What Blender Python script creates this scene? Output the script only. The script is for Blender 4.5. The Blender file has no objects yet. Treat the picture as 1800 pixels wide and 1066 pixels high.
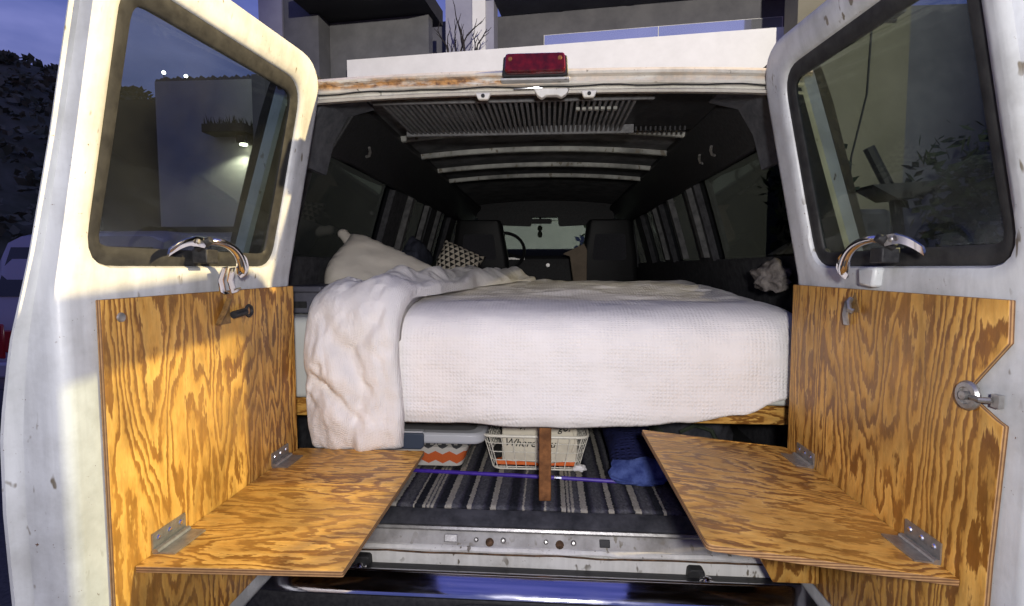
import bpy, bmesh, math, random
from mathutils import Vector, Matrix, Euler
from mathutils import noise as mn

random.seed(7)
SC = bpy.context.scene
COL = SC.collection
R = math.radians

# ---------------------------------------------------------------- camera
cd = bpy.data.cameras.new('camera')
cam = bpy.data.objects.new('camera', cd)
COL.objects.link(cam)
cam.location = (0.04, -1.5, 1.40)
cam.rotation_euler = (R(90 - 3.917), 0, R(4.032))
cd.sensor_width = 36.0
cd.lens = 36.0 * 920 / 1800
cd.clip_start = 0.02
cd.clip_end = 2000
SC.camera = cam

# ---------------------------------------------------------------- dusk sky
W = bpy.data.worlds.new('World')
SC.world = W
W.use_nodes = True
wn, wl = W.node_tree.nodes, W.node_tree.links
bg = wn['Background']
sky = wn.new('ShaderNodeTexSky')
sky.sky_type = 'NISHITA'
sky.sun_disc = False
sky.sun_elevation = R(1.5)
sky.sun_rotation = R(150)
sky.air_density = 1.6
sky.dust_density = 0.6
sky.ozone_density = 4.0
wtc = wn.new('ShaderNodeTexCoord')
wno = wn.new('ShaderNodeTexNoise')
wno.inputs['Scale'].default_value = 6.5
wno.inputs['Detail'].default_value = 4.0
wmap = wn.new('ShaderNodeMapping')
wmap.inputs['Scale'].default_value = (1, 1, 2.6)
wrm = wn.new('ShaderNodeValToRGB')
wrm.color_ramp.elements[0].position = 0.42
wrm.color_ramp.elements[0].color = (1, 1, 1, 1)
wrm.color_ramp.elements[1].position = 0.72
wrm.color_ramp.elements[1].color = (1.95, 1.70, 1.42, 1)
wmx = wn.new('ShaderNodeMix')
wmx.data_type = 'RGBA'
wmx.blend_type = 'MULTIPLY'
wmx.inputs['Factor'].default_value = 1.0
wl.new(wtc.outputs['Generated'], wmap.inputs['Vector'])
wl.new(wmap.outputs['Vector'], wno.inputs['Vector'])
wl.new(wno.outputs['Fac'], wrm.inputs['Fac'])
wl.new(sky.outputs['Color'], wmx.inputs['A'])
wl.new(wrm.outputs['Color'], wmx.inputs['B'])
# violet after-glow of the dusk sky, deeper overhead, added to the physical sky
wsep = wn.new('ShaderNodeSeparateXYZ')
wl.new(wtc.outputs['Generated'], wsep.inputs[0])
wgr = wn.new('ShaderNodeValToRGB')
wgr.color_ramp.elements[0].position = 0.0
wgr.color_ramp.elements[0].color = (0.78, 0.82, 2.45, 1)
wgr.color_ramp.elements[1].position = 0.9
wgr.color_ramp.elements[1].color = (0.95, 1.08, 4.3, 1)
wl.new(wsep.outputs[2], wgr.inputs['Fac'])
wgm = wn.new('ShaderNodeMix')
wgm.data_type = 'RGBA'
wgm.blend_type = 'MULTIPLY'
wgm.inputs['Factor'].default_value = 1.0
wl.new(wgr.outputs['Color'], wgm.inputs['A'])
wl.new(wrm.outputs['Color'], wgm.inputs['B'])
wad = wn.new('ShaderNodeMix')
wad.data_type = 'RGBA'
wad.blend_type = 'ADD'
wad.inputs['Factor'].default_value = 1.0
wl.new(wmx.outputs['Result'], wad.inputs['A'])
wl.new(wgm.outputs['Result'], wad.inputs['B'])
wl.new(wad.outputs['Result'], bg.inputs['Color'])
bg.inputs['Strength'].default_value = 0.10

# ---------------------------------------------------------------- lamps
def aim(o, target):
    o.rotation_euler = (Vector(target) - o.location).to_track_quat('-Z', 'Y').to_euler()

def lamp(name, kind, loc, target, power, color, **kw):
    l = bpy.data.lights.new(name, kind)
    l.energy = power
    l.color = color
    for k, v in kw.items():
        setattr(l, k, v)
    o = bpy.data.objects.new(name, l)
    COL.objects.link(o)
    o.location = loc
    aim(o, target)
    return o

# the photographer's assumed hand light just above the lens, and an assumed warm flood lamp off to the right
lamp('assumed_hand_light', 'AREA', (0.12, -1.72, 1.52), (0.0, 0.2, 1.15), 31, (1.0, 0.97, 0.94), shape='DISK', size=0.10)
lamp('assumed_flood_lamp', 'SPOT', (6.0, 0.38, 4.3), (-0.8, -0.45, 1.15), 6500, (1.0, 0.77, 0.38),
     spot_size=R(32), spot_blend=0.3, shadow_soft_size=0.05)
# unseen spot added behind the photographer, washing the balcony parapet over the van roof
lamp('added_parapet_lamp', 'SPOT', (3.5, -8.0, 7.5), (0.9, 9.0, 4.9), 11500, (1.0, 0.93, 0.80),
     spot_size=R(46), spot_blend=0.6, shadow_soft_size=0.15)

SC.view_settings.view_transform = 'Standard'
SC.view_settings.look = 'None'
SC.view_settings.exposure = 0.0
SC.view_settings.gamma = 1.0
SC.view_settings.use_curve_mapping = False
SC.render.engine = 'CYCLES'
SC.cycles.use_denoising = True
SC.cycles.max_bounces = 7
SC.cycles.transparent_max_bounces = 16
SC.cycles.sample_clamp_indirect = 4.0
SC.cycles.caustics_reflective = False
SC.cycles.caustics_refractive = False

# ================================================================ materials
def mat(name, color=(0.5, 0.5, 0.5), rough=0.5, metal=0.0, spec=0.5):
    m = bpy.data.materials.new(name)
    m.use_nodes = True
    b = m.node_tree.nodes['Principled BSDF']
    b.inputs['Base Color'].default_value = (*color, 1)
    b.inputs['Roughness'].default_value = rough
    b.inputs['Metallic'].default_value = metal
    b.inputs['Specular IOR Level'].default_value = spec
    return m

class NT:
    """small node-graph helper bound to one material"""
    def __init__(s, m):
        s.m, s.n, s.l = m, m.node_tree.nodes, m.node_tree.links
        s.b = s.n['Principled BSDF']
        s.tc = s.n.new('ShaderNodeTexCoord')
    def co(s, scale=(1, 1, 1), rot=(0, 0, 0), loc=(0, 0, 0), src=None):
        k = s.n.new('ShaderNodeMapping')
        k.inputs['Scale'].default_value = scale
        k.inputs['Rotation'].default_value = rot
        k.inputs['Location'].default_value = loc
        s.l.new(src or s.tc.outputs['Object'], k.inputs['Vector'])
        return k.outputs['Vector']
    def noise(s, vec, scale, detail=3, rough=0.55, dist=0.0, out='Fac'):
        k = s.n.new('ShaderNodeTexNoise')
        k.inputs['Scale'].default_value = scale
        k.inputs['Detail'].default_value = detail
        k.inputs['Roughness'].default_value = rough
        k.inputs['Distortion'].default_value = dist
        s.l.new(vec, k.inputs['Vector'])
        return k.outputs[out]
    def ramp(s, fac, stops, interp='LINEAR'):
        k = s.n.new('ShaderNodeValToRGB')
        k.color_ramp.interpolation = interp
        e = k.color_ramp.elements
        while len(e) < len(stops):
            e.new(0.5)
        for i, (p, c) in enumerate(stops):
            e[i].position = p
            e[i].color = (*c, 1) if len(c) == 3 else c
        s.l.new(fac, k.inputs['Fac'])
        return k.outputs['Color']
    def math(s, op, a, b=None, c=None):
        k = s.n.new('ShaderNodeMath')
        k.operation = op
        for i, v in enumerate((a, b, c)):
            if v is None:
                continue
            if isinstance(v, (int, float)):
                k.inputs[i].default_value = v
            else:
                s.l.new(v, k.inputs[i])
        return k.outputs[0]
    def mix(s, fac, a, b, mode='MIX'):
        k = s.n.new('ShaderNodeMix')
        k.data_type = 'RGBA'
        k.blend_type = mode
        for key, v in (('Factor', fac), ('A', a), ('B', b)):
            if isinstance(v, (int, float)):
                k.inputs[key].default_value = v
            elif isinstance(v, tuple):
                k.inputs[key].default_value = (*v, 1)
            else:
                s.l.new(v, k.inputs[key])
        return k.outputs['Result']
    def sep(s, vec):
        k = s.n.new('ShaderNodeSeparateXYZ')
        s.l.new(vec, k.inputs[0])
        return k.outputs
    def color(s, c): s.l.new(c, s.b.inputs['Base Color'])
    def rough(s, c): s.l.new(c, s.b.inputs['Roughness'])
    def bump(s, h, strength=0.3, dist=0.01):
        k = s.n.new('ShaderNodeBump')
        k.inputs['Strength'].default_value = strength
        k.inputs['Distance'].default_value = dist
        s.l.new(h, k.inputs['Height'])
        s.l.new(k.outputs['Normal'], s.b.inputs['Normal'])

def k3(v): return (v, v, v)

def make_paint(name, base, dirt, scratch=0.72, rough=0.32, rust=False):
    m = mat(name, base, rough)
    t = NT(m)
    v = t.co()
    big = t.noise(v, 5.0, 6, 0.65)
    c = t.ramp(big, [(0.32, dirt), (0.56, base)])
    streak = t.noise(t.co((1, 1, 0.07)), 26.0, 4, 0.6)
    c = t.mix(0.55, c, t.ramp(streak, [(0.34, k3(0.72)), (0.56, k3(1.0))]), 'MULTIPLY')
    sp = t.noise(t.co((1, 1, 0.45)), 46.0, 2, 0.5)
    spm = t.ramp(sp, [(scratch - 0.02, k3(0)), (scratch + 0.02, k3(1))])
    gate = t.ramp(t.noise(v, 9.0, 2), [(0.46, k3(0)), (0.56, k3(1))])
    both = t.mix(1.0, spm, gate, 'MULTIPLY')
    c = t.mix(both, c, (0.14, 0.12, 0.09))
    chip = t.ramp(t.noise(v, 150.0, 2, 0.6), [(0.70, k3(0)), (0.73, k3(1))])
    gate2 = t.ramp(t.noise(v, 6.0, 3), [(0.50, k3(0)), (0.58, k3(1))])
    c = t.mix(t.mix(1.0, chip, gate2, 'MULTIPLY'), c, (0.10, 0.055, 0.03))
    if rust:
        st = t.noise(t.co((3.2, 7, 16)), 3.0, 6, 0.7)
        sepz = t.sep(v)
        band = t.ramp(t.math('ABSOLUTE', t.math('SUBTRACT', sepz[2], 1.919)), [(0.006, k3(1)), (0.017, k3(0))])
        rm = t.ramp(st, [(0.37, k3(0)), (0.51, k3(1))])
        left = t.ramp(t.math('ADD', t.math('MULTIPLY', sepz[0], 0.7), 0.5), [(0.02, k3(0.9)), (0.42, k3(1)), (0.53, k3(0.8)), (0.58, k3(0.22)), (1, k3(0.35))])
        fac = t.mix(1.0, t.mix(1.0, band, rm, 'MULTIPLY'), left, 'MULTIPLY')
        rc = t.ramp(t.noise(v, 60, 3), [(0.35, (0.13, 0.05, 0.015)), (0.6, (0.52, 0.27, 0.08))])
        c = t.mix(fac, c, rc)
    t.color(c)
    t.rough(t.ramp(big, [(0.3, k3(rough + 0.25)), (0.65, k3(rough))]))
    dent = t.noise(v, 3.2, 2)
    t.bump(t.math('ADD', t.math('MULTIPLY', dent, 3.0), t.noise(v, 90, 3)), 0.10, 0.004)
    return m

def make_plywood(name, along, tone=1.0, seed=0.0):
    """rotary cut fir plywood: long contour-like figure running along the given axis"""
    m = mat(name, (0.5, 0.28, 0.09), 0.42)
    t = NT(m)
    sc = {'z': (1, 1, 0.20), 'x': (0.26, 1, 1)}[along]
    loc = (seed, seed * 1.7, seed * 0.6)
    v = t.co(sc, loc=loc)
    warp = t.noise(t.co({'z': (9, 9, 2.6), 'x': (2.6, 9, 9)}[along], loc=loc), 4.0, 4, 0.65)
    n = t.noise(v, 5.4, 2.0, 0.45, 0.25)
    lin_ = t.math('MULTIPLY', t.sep(v)[{'z': 1, 'x': 1}[along]], 13.0)
    ph = t.math('ADD', t.math('ADD', t.math('MULTIPLY', n, {'z': 27.0, 'x': 19.0}[along]), t.math('MULTIPLY', warp, {'z': 2.3, 'x': 3.0}[along])), lin_)
    saw = t.math('FRACT', ph)
    fib = t.noise(t.co({'z': (110, 110, 5), 'x': (5, 110, 110)}[along]), 2.0, 4, 0.75)
    a = tuple(tone * q for q in (0.70, 0.395, 0.095))
    b = tuple(tone * q for q in (0.60, 0.305, 0.058))
    d = tuple(tone * q for q in (0.235, 0.092, 0.014))
    saw = t.math('ADD', saw, t.math('MULTIPLY', t.math('SUBTRACT', fib, 0.5), 0.38))
    c = t.ramp(saw, [(0.0, a), (0.40, b), (0.58, d), (0.86, d), (0.97, a)])
    soft = t.ramp(t.noise(t.co(loc=(seed + 4, 1, 2)), 4.5, 2), [(0.40, k3(0.0)), (0.66, k3(0.5))])
    c = t.mix(soft, c, tuple(tone * q for q in (0.50, 0.250, 0.050)))
    c = t.mix(0.35, c, t.ramp(fib, [(0.3, k3(0.6)), (0.65, k3(1.12))]), 'MULTIPLY')
    blot = t.noise(t.co(), 3.5, 3)
    c = t.mix(0.75, c, t.ramp(blot, [(0.30, k3(0.48)), (0.60, k3(1.1))]), 'MULTIPLY')
    mot = t.noise(t.co({'z': (1, 1, .35), 'x': (.35, 1, 1)}[along]), 42, 3, 0.7)
    c = t.mix(0.6, c, t.ramp(mot, [(0.34, k3(0.62)), (0.56, k3(1.05))]), 'MULTIPLY')
    t.color(c)
    t.rough(t.ramp(saw, [(0.4, k3(0.5)), (0.75, k3(0.36))]))
    t.bump(fib, 0.12, 0.003)
    return m

def make_fabric(name, base, weave=140.0, strength=0.35, mottled=0.9, dist=0.004):
    m = mat(name, base, 0.9, spec=0.15)
    t = NT(m)
    v = t.co()
    w = []
    for ax in ((1, 0, 0), (0, 1, 1)):
        k = t.n.new('ShaderNodeTexWave')
        k.wave_type = 'BANDS'
        k.bands_direction = 'X'
        k.inputs['Scale'].default_value = weave / 20
        k.inputs['Distortion'].default_value = 2.2
        k.inputs['Detail'].default_value = 2
        k.inputs['Detail Scale'].default_value = 2.5
        cx = t.n.new('ShaderNodeCombineXYZ')
        s3 = t.sep(v)
        if ax[0]:
            t.l.new(s3[0], cx.inputs[0]); t.l.new(s3[1], cx.inputs[1]); t.l.new(s3[2], cx.inputs[2])
        else:
            t.l.new(t.math('ADD', s3[1], s3[2]), cx.inputs[0]); t.l.new(s3[0], cx.inputs[1])
        t.l.new(cx.outputs[0], k.inputs['Vector'])
        w.append(k.outputs['Fac'])
    patch = t.ramp(t.noise(v, 11, 3, 0.6), [(0.36, k3(0.12)), (0.62, k3(1.0))])
    h = t.math('ADD', t.math('MULTIPLY', t.math('MULTIPLY', w[0], w[1]), patch), t.math('MULTIPLY', t.noise(v, 60, 4, 0.6), 1.1))
    n = t.noise(v, 7, 4)
    t.color(t.mix(1.0, base, t.ramp(n, [(0.3, k3(mottled)), (0.7, k3(1.0))]), 'MULTIPLY'))
    t.bump(h, strength, dist)
    return m

def make_glass(name, tint=0.75, color=(0.92, 1.0, 0.97), dust=1.0):
    m = bpy.data.materials.new(name)
    m.use_nodes = True
    n, l = m.node_tree.nodes, m.node_tree.links
    n.clear()
    out = n.new('ShaderNodeOutputMaterial')
    tr = n.new('ShaderNodeBsdfTransparent')
    tr.inputs['Color'].default_value = (tint * color[0], tint * color[1], tint * color[2], 1)
    gl = n.new('ShaderNodeBsdfGlossy')
    gl.inputs['Roughness'].default_value = 0.04
    gl.inputs['Color'].default_value = (0.9, 0.95, 0.95, 1)
    df = n.new('ShaderNodeBsdfDiffuse')          # film of dust on the pane
    df.inputs['Color'].default_value = (0.30, 0.31, 0.29, 1)
    tc = n.new('ShaderNodeTexCoord')
    ns = n.new('ShaderNodeTexNoise')
    ns.inputs['Scale'].default_value = 4.0
    ns.inputs['Detail'].default_value = 5.0
    l.new(tc.outputs['Object'], ns.inputs['Vector'])
    rp = n.new('ShaderNodeMapRange')
    rp.inputs['From Min'].default_value = 0.35
    rp.inputs['From Max'].default_value = 0.75
    rp.inputs['To Min'].default_value = 0.002 * dust
    rp.inputs['To Max'].default_value = 0.022 * dust
    l.new(ns.outputs['Fac'], rp.inputs['Value'])
    m1 = n.new('ShaderNodeMixShader')
    l.new(rp.outputs['Result'], m1.inputs['Fac'])
    l.new(tr.outputs[0], m1.inputs[1])
    l.new(df.outputs[0], m1.inputs[2])
    fc = n.new('ShaderNodeLayerWeight')
    fc.inputs['Blend'].default_value = 0.5
    pw = n.new('ShaderNodeMath')
    pw.operation = 'POWER'
    pw.inputs[1].default_value = 4.0
    l.new(fc.outputs['Facing'], pw.inputs[0])
    lw = n.new('ShaderNodeMath')
    lw.operation = 'MULTIPLY_ADD'
    lw.inputs[1].default_value = 0.6
    lw.inputs[2].default_value = 0.022
    l.new(pw.outputs[0], lw.inputs[0])
    m2 = n.new('ShaderNodeMixShader')
    l.new(lw.outputs[0], m2.inputs['Fac'])
    l.new(m1.outputs[0], m2.inputs[1])
    l.new(gl.outputs[0], m2.inputs[2])
    l.new(m2.outputs[0], out.inputs['Surface'])
    return m

def make_speckle(name, base, other, scale=60, rough=0.9, bump=0.2):
    m = mat(name, base, rough, spec=0.2)
    t = NT(m)
    n = t.noise(t.co(), scale, 4, 0.65)
    t.color(t.ramp(n, [(0.35, base), (0.65, other)]))
    t.bump(n, bump, 0.006)
    return m

def make_emit(name, color, strength):
    m = mat(name, (0, 0, 0))
    b = m.node_tree.nodes['Principled BSDF']
    b.inputs['Emission Color'].default_value = (*color, 1)
    b.inputs['Emission Strength'].default_value = strength
    return m

M = {}
M['paint'] = make_paint('white_van_paint', (0.50, 0.515, 0.53), (0.34, 0.345, 0.345), 0.68)
M['paint_rust'] = make_paint('rusted_white_paint', (0.66, 0.64, 0.59), (0.55, 0.53, 0.47), 0.72, rust=True)
M['sill_paint'] = make_paint('worn_sill_paint', (0.66, 0.65, 0.62), (0.42, 0.40, 0.36), 0.64, 0.5)
M['sill_metal'] = make_paint('bare_sill_metal', (0.34, 0.33, 0.32), (0.13, 0.12, 0.11), 0.62, 0.45)
M['plyL'] = make_plywood('plywood_upright_grain', 'z', 1.08, 0.0)
M['plyR'] = make_plywood('plywood_upright_grain_right', 'z', 0.92, 3.3)
M['plySL'] = make_plywood('plywood_cross_grain', 'x', 1.05, 1.2)
M['plySR'] = make_plywood('plywood_cross_grain_right', 'x', 1.0, 5.1)
def make_ply_edge(name, axis, off):
    m = mat(name, (0.3, 0.16, 0.06), 0.75)
    t = NT(m)
    s3 = t.sep(t.co())
    q = t.math('FRACT', t.math('MULTIPLY', t.math('ADD', s3[axis], off), 1 / .0048))
    c = t.ramp(q, [(0.0, (0.36, 0.21, 0.09)), (0.44, (0.34, 0.19, 0.08)), (0.5, (0.13, 0.06, 0.022)), (0.94, (0.16, 0.075, 0.03)), (1.0, (0.36, 0.21, 0.09))])
    t.color(t.mix(0.6, c, t.ramp(t.noise(t.co(), 70, 3), [(0.3, k3(0.6)), (0.7, k3(1.1))]), 'MULTIPLY'))
    return m
M['ply_edge'] = make_ply_edge('plywood_edge_upright', 0, .0)
M['under_shade'] = make_speckle('painted_underside_shade', (0.035, 0.022, 0.014), (0.06, 0.04, 0.025), 20, 0.7, 0.1)  # dark tone standing in for the shade beneath the shelves
M['shelf_edge'] = make_ply_edge('plywood_edge_flat', 2, .0)
M['pine'] = make_plywood('pine_rail', 'x', 0.95, 8.0)
M['leg_wood'] = make_speckle('brown_leg_wood', (0.27, 0.115, 0.042), (0.12, 0.05, 0.02), 26, 0.7, 0.5)
M['grime'] = make_speckle('rusty_grime', (0.035, 0.022, 0.014), (0.14, 0.08, 0.045), 50, 0.8, 0.2)
M['rubber'] = make_speckle('black_rubber', (0.015, 0.015, 0.016), (0.03, 0.03, 0.03), 30, 0.55, 0.1)
M['glass'] = make_glass('door_glass', 0.70, dust=1.5)
M['night_glass'] = make_glass('tinted_side_glass', 0.05, dust=0.03)
M['clear'] = make_glass('clear_plastic', 0.93, (1, 1, 1))
M['chrome'] = mat('chrome', (0.78, 0.78, 0.80), 0.09, 1.0)
M['steel'] = make_speckle('galvanised_steel', (0.40, 0.39, 0.38), (0.29, 0.28, 0.27), 60, 0.38, 0.1)
M['steel'].node_tree.nodes['Principled BSDF'].inputs['Metallic'].default_value = 0.8
M['brass'] = make_speckle('tarnished_brass', (0.24, 0.14, 0.05), (0.12, 0.07, 0.03), 90, 0.45, 0.1)
M['bumper'] = mat('bumper_chrome', (0.50, 0.50, 0.56), 0.10, 1.0)
tb = NT(M['bumper'])
tb.rough(tb.ramp(tb.noise(tb.co((1, 6, 6)), 8, 4), [(0.35, k3(0.06)), (0.7, k3(0.20))]))
M['black_plastic'] = make_speckle('black_plastic', (0.014, 0.014, 0.016), (0.028, 0.028, 0.03), 80, 0.5, 0.15)
M['vinyl'] = make_speckle('dark_seat_vinyl', (0.007, 0.007, 0.008), (0.014, 0.014, 0.015), 120, 0.42, 0.2)
M['seat_cloth'] = make_speckle('grey_seat_cloth', (0.03, 0.03, 0.036), (0.055, 0.055, 0.062), 160, 0.9, 0.2)
M['headliner'] = make_speckle('bare_roof_lining', (0.10, 0.10, 0.105), (0.19, 0.19, 0.195), 9, 0.9, 0.2)
M['lining_grey'] = make_speckle('grey_side_lining', (0.026, 0.026, 0.030), (0.055, 0.055, 0.06), 30, 0.8, 0.2)
M['trim_grey'] = make_speckle('grey_trim_paint', (0.05, 0.05, 0.053), (0.12, 0.12, 0.12), 24, 0.6, 0.1)
M['corner_grey'] = make_speckle('blue_grey_lining', (0.055, 0.058, 0.068), (0.095, 0.098, 0.112), 26, 0.9, 0.2)
M['vent'] = make_speckle('grey_vent_plastic', (0.10, 0.10, 0.105), (0.17, 0.17, 0.175), 60, 0.6, 0.1)
M['rib'] = make_paint('pale_rib_paint', (0.36, 0.36, 0.33), (0.15, 0.15, 0.14), 0.6, 0.5)
M['vent_dark'] = make_speckle('dark_vent_plastic', (0.025, 0.025, 0.028), (0.05, 0.05, 0.052), 60, 0.6, 0.1)
M['blanket'] = make_fabric('white_gauze_blanket', (0.80, 0.765, 0.74), 560, 0.42, 0.90, 0.005)
M['duvet'] = make_fabric('white_cotton_duvet', (0.80, 0.77, 0.745), 1500, 0.5, 0.93, 0.007)
M['sheet'] = make_fabric('pale_fitted_sheet', (0.56, 0.57, 0.54), 1500, 0.2, 0.9, 0.003)
M['pillow'] = make_fabric('cream_pillowcase', (0.54, 0.50, 0.43), 1500, 0.3, 0.88, 0.004)
M['blue_mesh'] = make_fabric('navy_quilted_nylon', (0.018, 0.022, 0.085), 320, 0.9, 0.6, 0.006)
M['blue_end'] = make_speckle('blue_fleece', (0.025, 0.04, 0.16), (0.075, 0.11, 0.31), 30, 0.9, 0.5)
M['dark_cloth'] = make_speckle('charcoal_cloth', (0.022, 0.023, 0.028), (0.06, 0.06, 0.07), 14, 0.95, 0.5)
M['olive'] = make_speckle('olive_cloth', (0.018, 0.024, 0.016), (0.04, 0.05, 0.035), 14, 0.95, 0.5)
M['navy'] = make_speckle('slate_blue_cloth', (0.030, 0.034, 0.05), (0.055, 0.06, 0.085), 18, 0.95, 0.5)
M['fur'] = make_speckle('grey_knit', (0.08, 0.07, 0.065), (0.20, 0.18, 0.165), 40, 0.95, 0.8)
M['tote'] = make_fabric('cream_canvas', (0.66, 0.61, 0.50), 500, 0.25, 0.9, 0.003)
M['ink'] = mat('black_ink', (0.012, 0.012, 0.012), 0.7)
M['wire'] = mat('white_coated_wire', (0.74, 0.71, 0.62), 0.45)
M['bin_lid'] = make_speckle('grey_lid_plastic', (0.17, 0.17, 0.18), (0.21, 0.21, 0.22), 12, 0.45, 0.02)
M['bin_rim'] = mat('light_grey_rim_plastic', (0.50, 0.51, 0.55), 0.45)
M['latch_blue'] = mat('slate_latch_plastic', (0.05, 0.065, 0.10), 0.45)
M['purple'] = make_speckle('purple_pole_coat', (0.045, 0.018, 0.26), (0.07, 0.03, 0.36), 40, 0.4, 0.1)
M['cardboard'] = make_speckle('tan_paper', (0.22, 0.175, 0.13), (0.30, 0.24, 0.18), 10, 0.9, 0.1)
M['box_grey'] = make_speckle('grey_box', (0.06, 0.06, 0.075), (0.09, 0.09, 0.11), 12, 0.6, 0.05)
M['orange'] = make_speckle('orange_cloth', (0.62, 0.12, 0.03), (0.75, 0.20, 0.06), 30, 0.9, 0.3)
M['red_lens'] = mat('dark_red_lens', (0.13, 0.004, 0.008), 0.18)
tl = NT(M['red_lens'])
tl.color(tl.ramp(tl.noise(tl.co((1, 1, 1)), 45, 2), [(0.35, (0.05, 0.002, 0.004)), (0.65, (0.13, 0.004, 0.008))]))
M['plate'] = make_speckle('licence_plate_paint', (0.50, 0.48, 0.42), (0.22, 0.19, 0.14), 14, 0.45, 0.05)
M['white_print'] = mat('white_print', (0.78, 0.76, 0.70), 0.5)

def make_rug():
    m = mat('striped_rug', (0.05, 0.05, 0.06), 0.95, spec=0.1)
    t = NT(m)
    x = t.sep(t.co())[0]
    wob = t.math('MULTIPLY', t.math('SUBTRACT', t.noise(t.co((14, 14, 1)), 6.0, 4, 0.7), 0.5), 0.016)
    xx = t.math('ADD', x, wob)
    stripes = [(-0.640, .006), (-0.585, .010), (-0.520, .004), (-0.450, .011), (-0.384, .003), (-0.352, .005), (-0.339, .004), (-0.326, .004),
               (-0.277, .010), (-0.212, .007), (-0.137, .009), (-0.045, .003), (0.022, .003), (0.078, .007), (0.093, .004),
               (0.106, .004), (0.139, .010), (0.222, .008), (0.301, .010), (0.381, .004), (0.452, .004), (0.52, .009), (0.60, .006)]
    acc = None
    for c, w in stripes:
        d = t.math('LESS_THAN', t.math('ABSOLUTE', t.math('SUBTRACT', xx, c)), w)
        acc = d if acc is None else t.math('MAXIMUM', acc, d)
    k = t.n.new('ShaderNodeTexWave')
    k.bands_direction = 'X'
    k.inputs['Scale'].default_value = 4.2
    k.inputs['Distortion'].default_value = 1.0
    t.l.new(t.co((1, 0.05, 0)), k.inputs['Vector'])
    base = t.ramp(k.outputs['Fac'], [(0.2, (0.020, 0.021, 0.028)), (0.5, (0.050, 0.048, 0.068)), (0.85, (0.095, 0.095, 0.108))])
    fuzz = t.noise(t.co((1, 0.5, 1)), 130, 3, 0.7)
    base = t.mix(1.0, base, t.ramp(fuzz, [(0.3, k3(0.55)), (0.7, k3(1.35))]), 'MULTIPLY')
    c = t.mix(acc, base, t.mix(1.0, (0.36, 0.335, 0.29), t.ramp(fuzz, [(0.3, k3(0.75)), (0.7, k3(1.1))]), 'MULTIPLY'))
    t.color(c)
    t.bump(fuzz, 0.8, 0.008)
    return m
M['rug'] = make_rug()

def make_triangles():
    m = mat('triangle_print', (0.3, 0.27, 0.22), 0.95, spec=0.1)
    t = NT(m)
    s = t.sep(t.tc.outputs['UV'])
    u = t.math('MULTIPLY', s[0], 8.0)
    v = t.math('MULTIPLY', s[1], 8.0)
    fu = t.math('FRACT', t.math('ADD', u, t.math('MULTIPLY', t.math('FLOOR', v), 0.5)))
    fv = t.math('FRACT', v)
    tri = t.math('LESS_THAN', t.math('MULTIPLY', t.math('ABSOLUTE', t.math('SUBTRACT', fu, 0.5)), 2.0), t.math('MULTIPLY', fv, 0.92))
    t.color(t.mix(tri, (0.40, 0.36, 0.29), (0.018, 0.017, 0.016)))
    return m
M['tri'] = make_triangles()

def make_zigzag():
    m = mat('zigzag_knit', (0.5, 0.2, 0.1), 0.95, spec=0.1)
    t = NT(m)
    s = t.sep(t.tc.outputs['Object'])
    zz = t.math('MULTIPLY', t.math('PINGPONG', s[0], 0.026), 0.5)
    z = t.math('ADD', s[2], zz)
    c = t.ramp(t.math('MULTIPLY', z, 8.5), [(0.0, (0.6, 0.57, 0.52)), (0.18, (0.62, 0.13, 0.035)), (0.48, (0.58, 0.55, 0.5)), (0.66, (0.07, 0.07, 0.075))], 'CONSTANT')
    bar = t.math('LESS_THAN', t.math('FRACT', t.math('MULTIPLY', s[0], 34)), 0.45)
    up = t.math('GREATER_THAN', s[2], 0.075)
    c = t.mix(t.math('MULTIPLY', bar, up), c, (0.6, 0.57, 0.52))
    t.color(c)
    return m
M['zigzag'] = make_zigzag()

# outside
M['asphalt'] = make_speckle('asphalt', (0.035, 0.035, 0.037), (0.06, 0.06, 0.062), 50, 0.9, 0.3)
M['hill'] = make_speckle('hill_scrub', (0.05, 0.058, 0.03), (0.09, 0.092, 0.058), 0.5, 1.0, 0.0)
M['foliage'] = make_speckle('scrub_foliage', (0.055, 0.068, 0.036), (0.12, 0.125, 0.08), 0.4, 0.95, 0.0)
M['leaf'] = make_speckle('dark_leaf', (0.008, 0.013, 0.006), (0.018, 0.025, 0.012), 6, 0.7, 0.0)
M['branch'] = make_speckle('bare_branch', (0.02, 0.017, 0.02), (0.045, 0.04, 0.04), 20, 0.9, 0.2)
M['stucco_white'] = make_speckle('white_stucco', (0.78, 0.77, 0.75), (0.84, 0.83, 0.81), 3, 0.9, 0.05)
M['stucco_lilac'] = make_speckle('pale_stucco', (0.30, 0.30, 0.37), (0.36, 0.36, 0.43), 1.5, 0.9, 0.05)
M['stucco_wall'] = make_speckle('weathered_wall', (0.40, 0.40, 0.37), (0.50, 0.50, 0.46), 1.2, 0.9, 0.1)
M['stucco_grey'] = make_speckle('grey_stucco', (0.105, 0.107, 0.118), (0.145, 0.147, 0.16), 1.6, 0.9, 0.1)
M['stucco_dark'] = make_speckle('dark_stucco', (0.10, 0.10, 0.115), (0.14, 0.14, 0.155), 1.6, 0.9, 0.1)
M['stucco_beige'] = make_speckle('beige_stucco', (0.155, 0.145, 0.105), (0.195, 0.18, 0.135), 1.3, 0.9, 0.1)
M['stucco_sage'] = make_speckle('sage_garage_door', (0.30, 0.31, 0.27), (0.36, 0.37, 0.32), 1.3, 0.9, 0.1)
M['eave'] = mat('dark_eave', (0.02, 0.02, 0.022), 0.8)
M['sky_glass'] = mat('window_glass', (0.02, 0.02, 0.025), 0.06, 0.0, 1.0)
M['sky_glass'].node_tree.nodes['Principled BSDF'].inputs['Metallic'].default_value = 0.85
M['sky_glass'].node_tree.nodes['Principled BSDF'].inputs['Base Color'].default_value = (0.95, 0.96, 1.0, 1)
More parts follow.
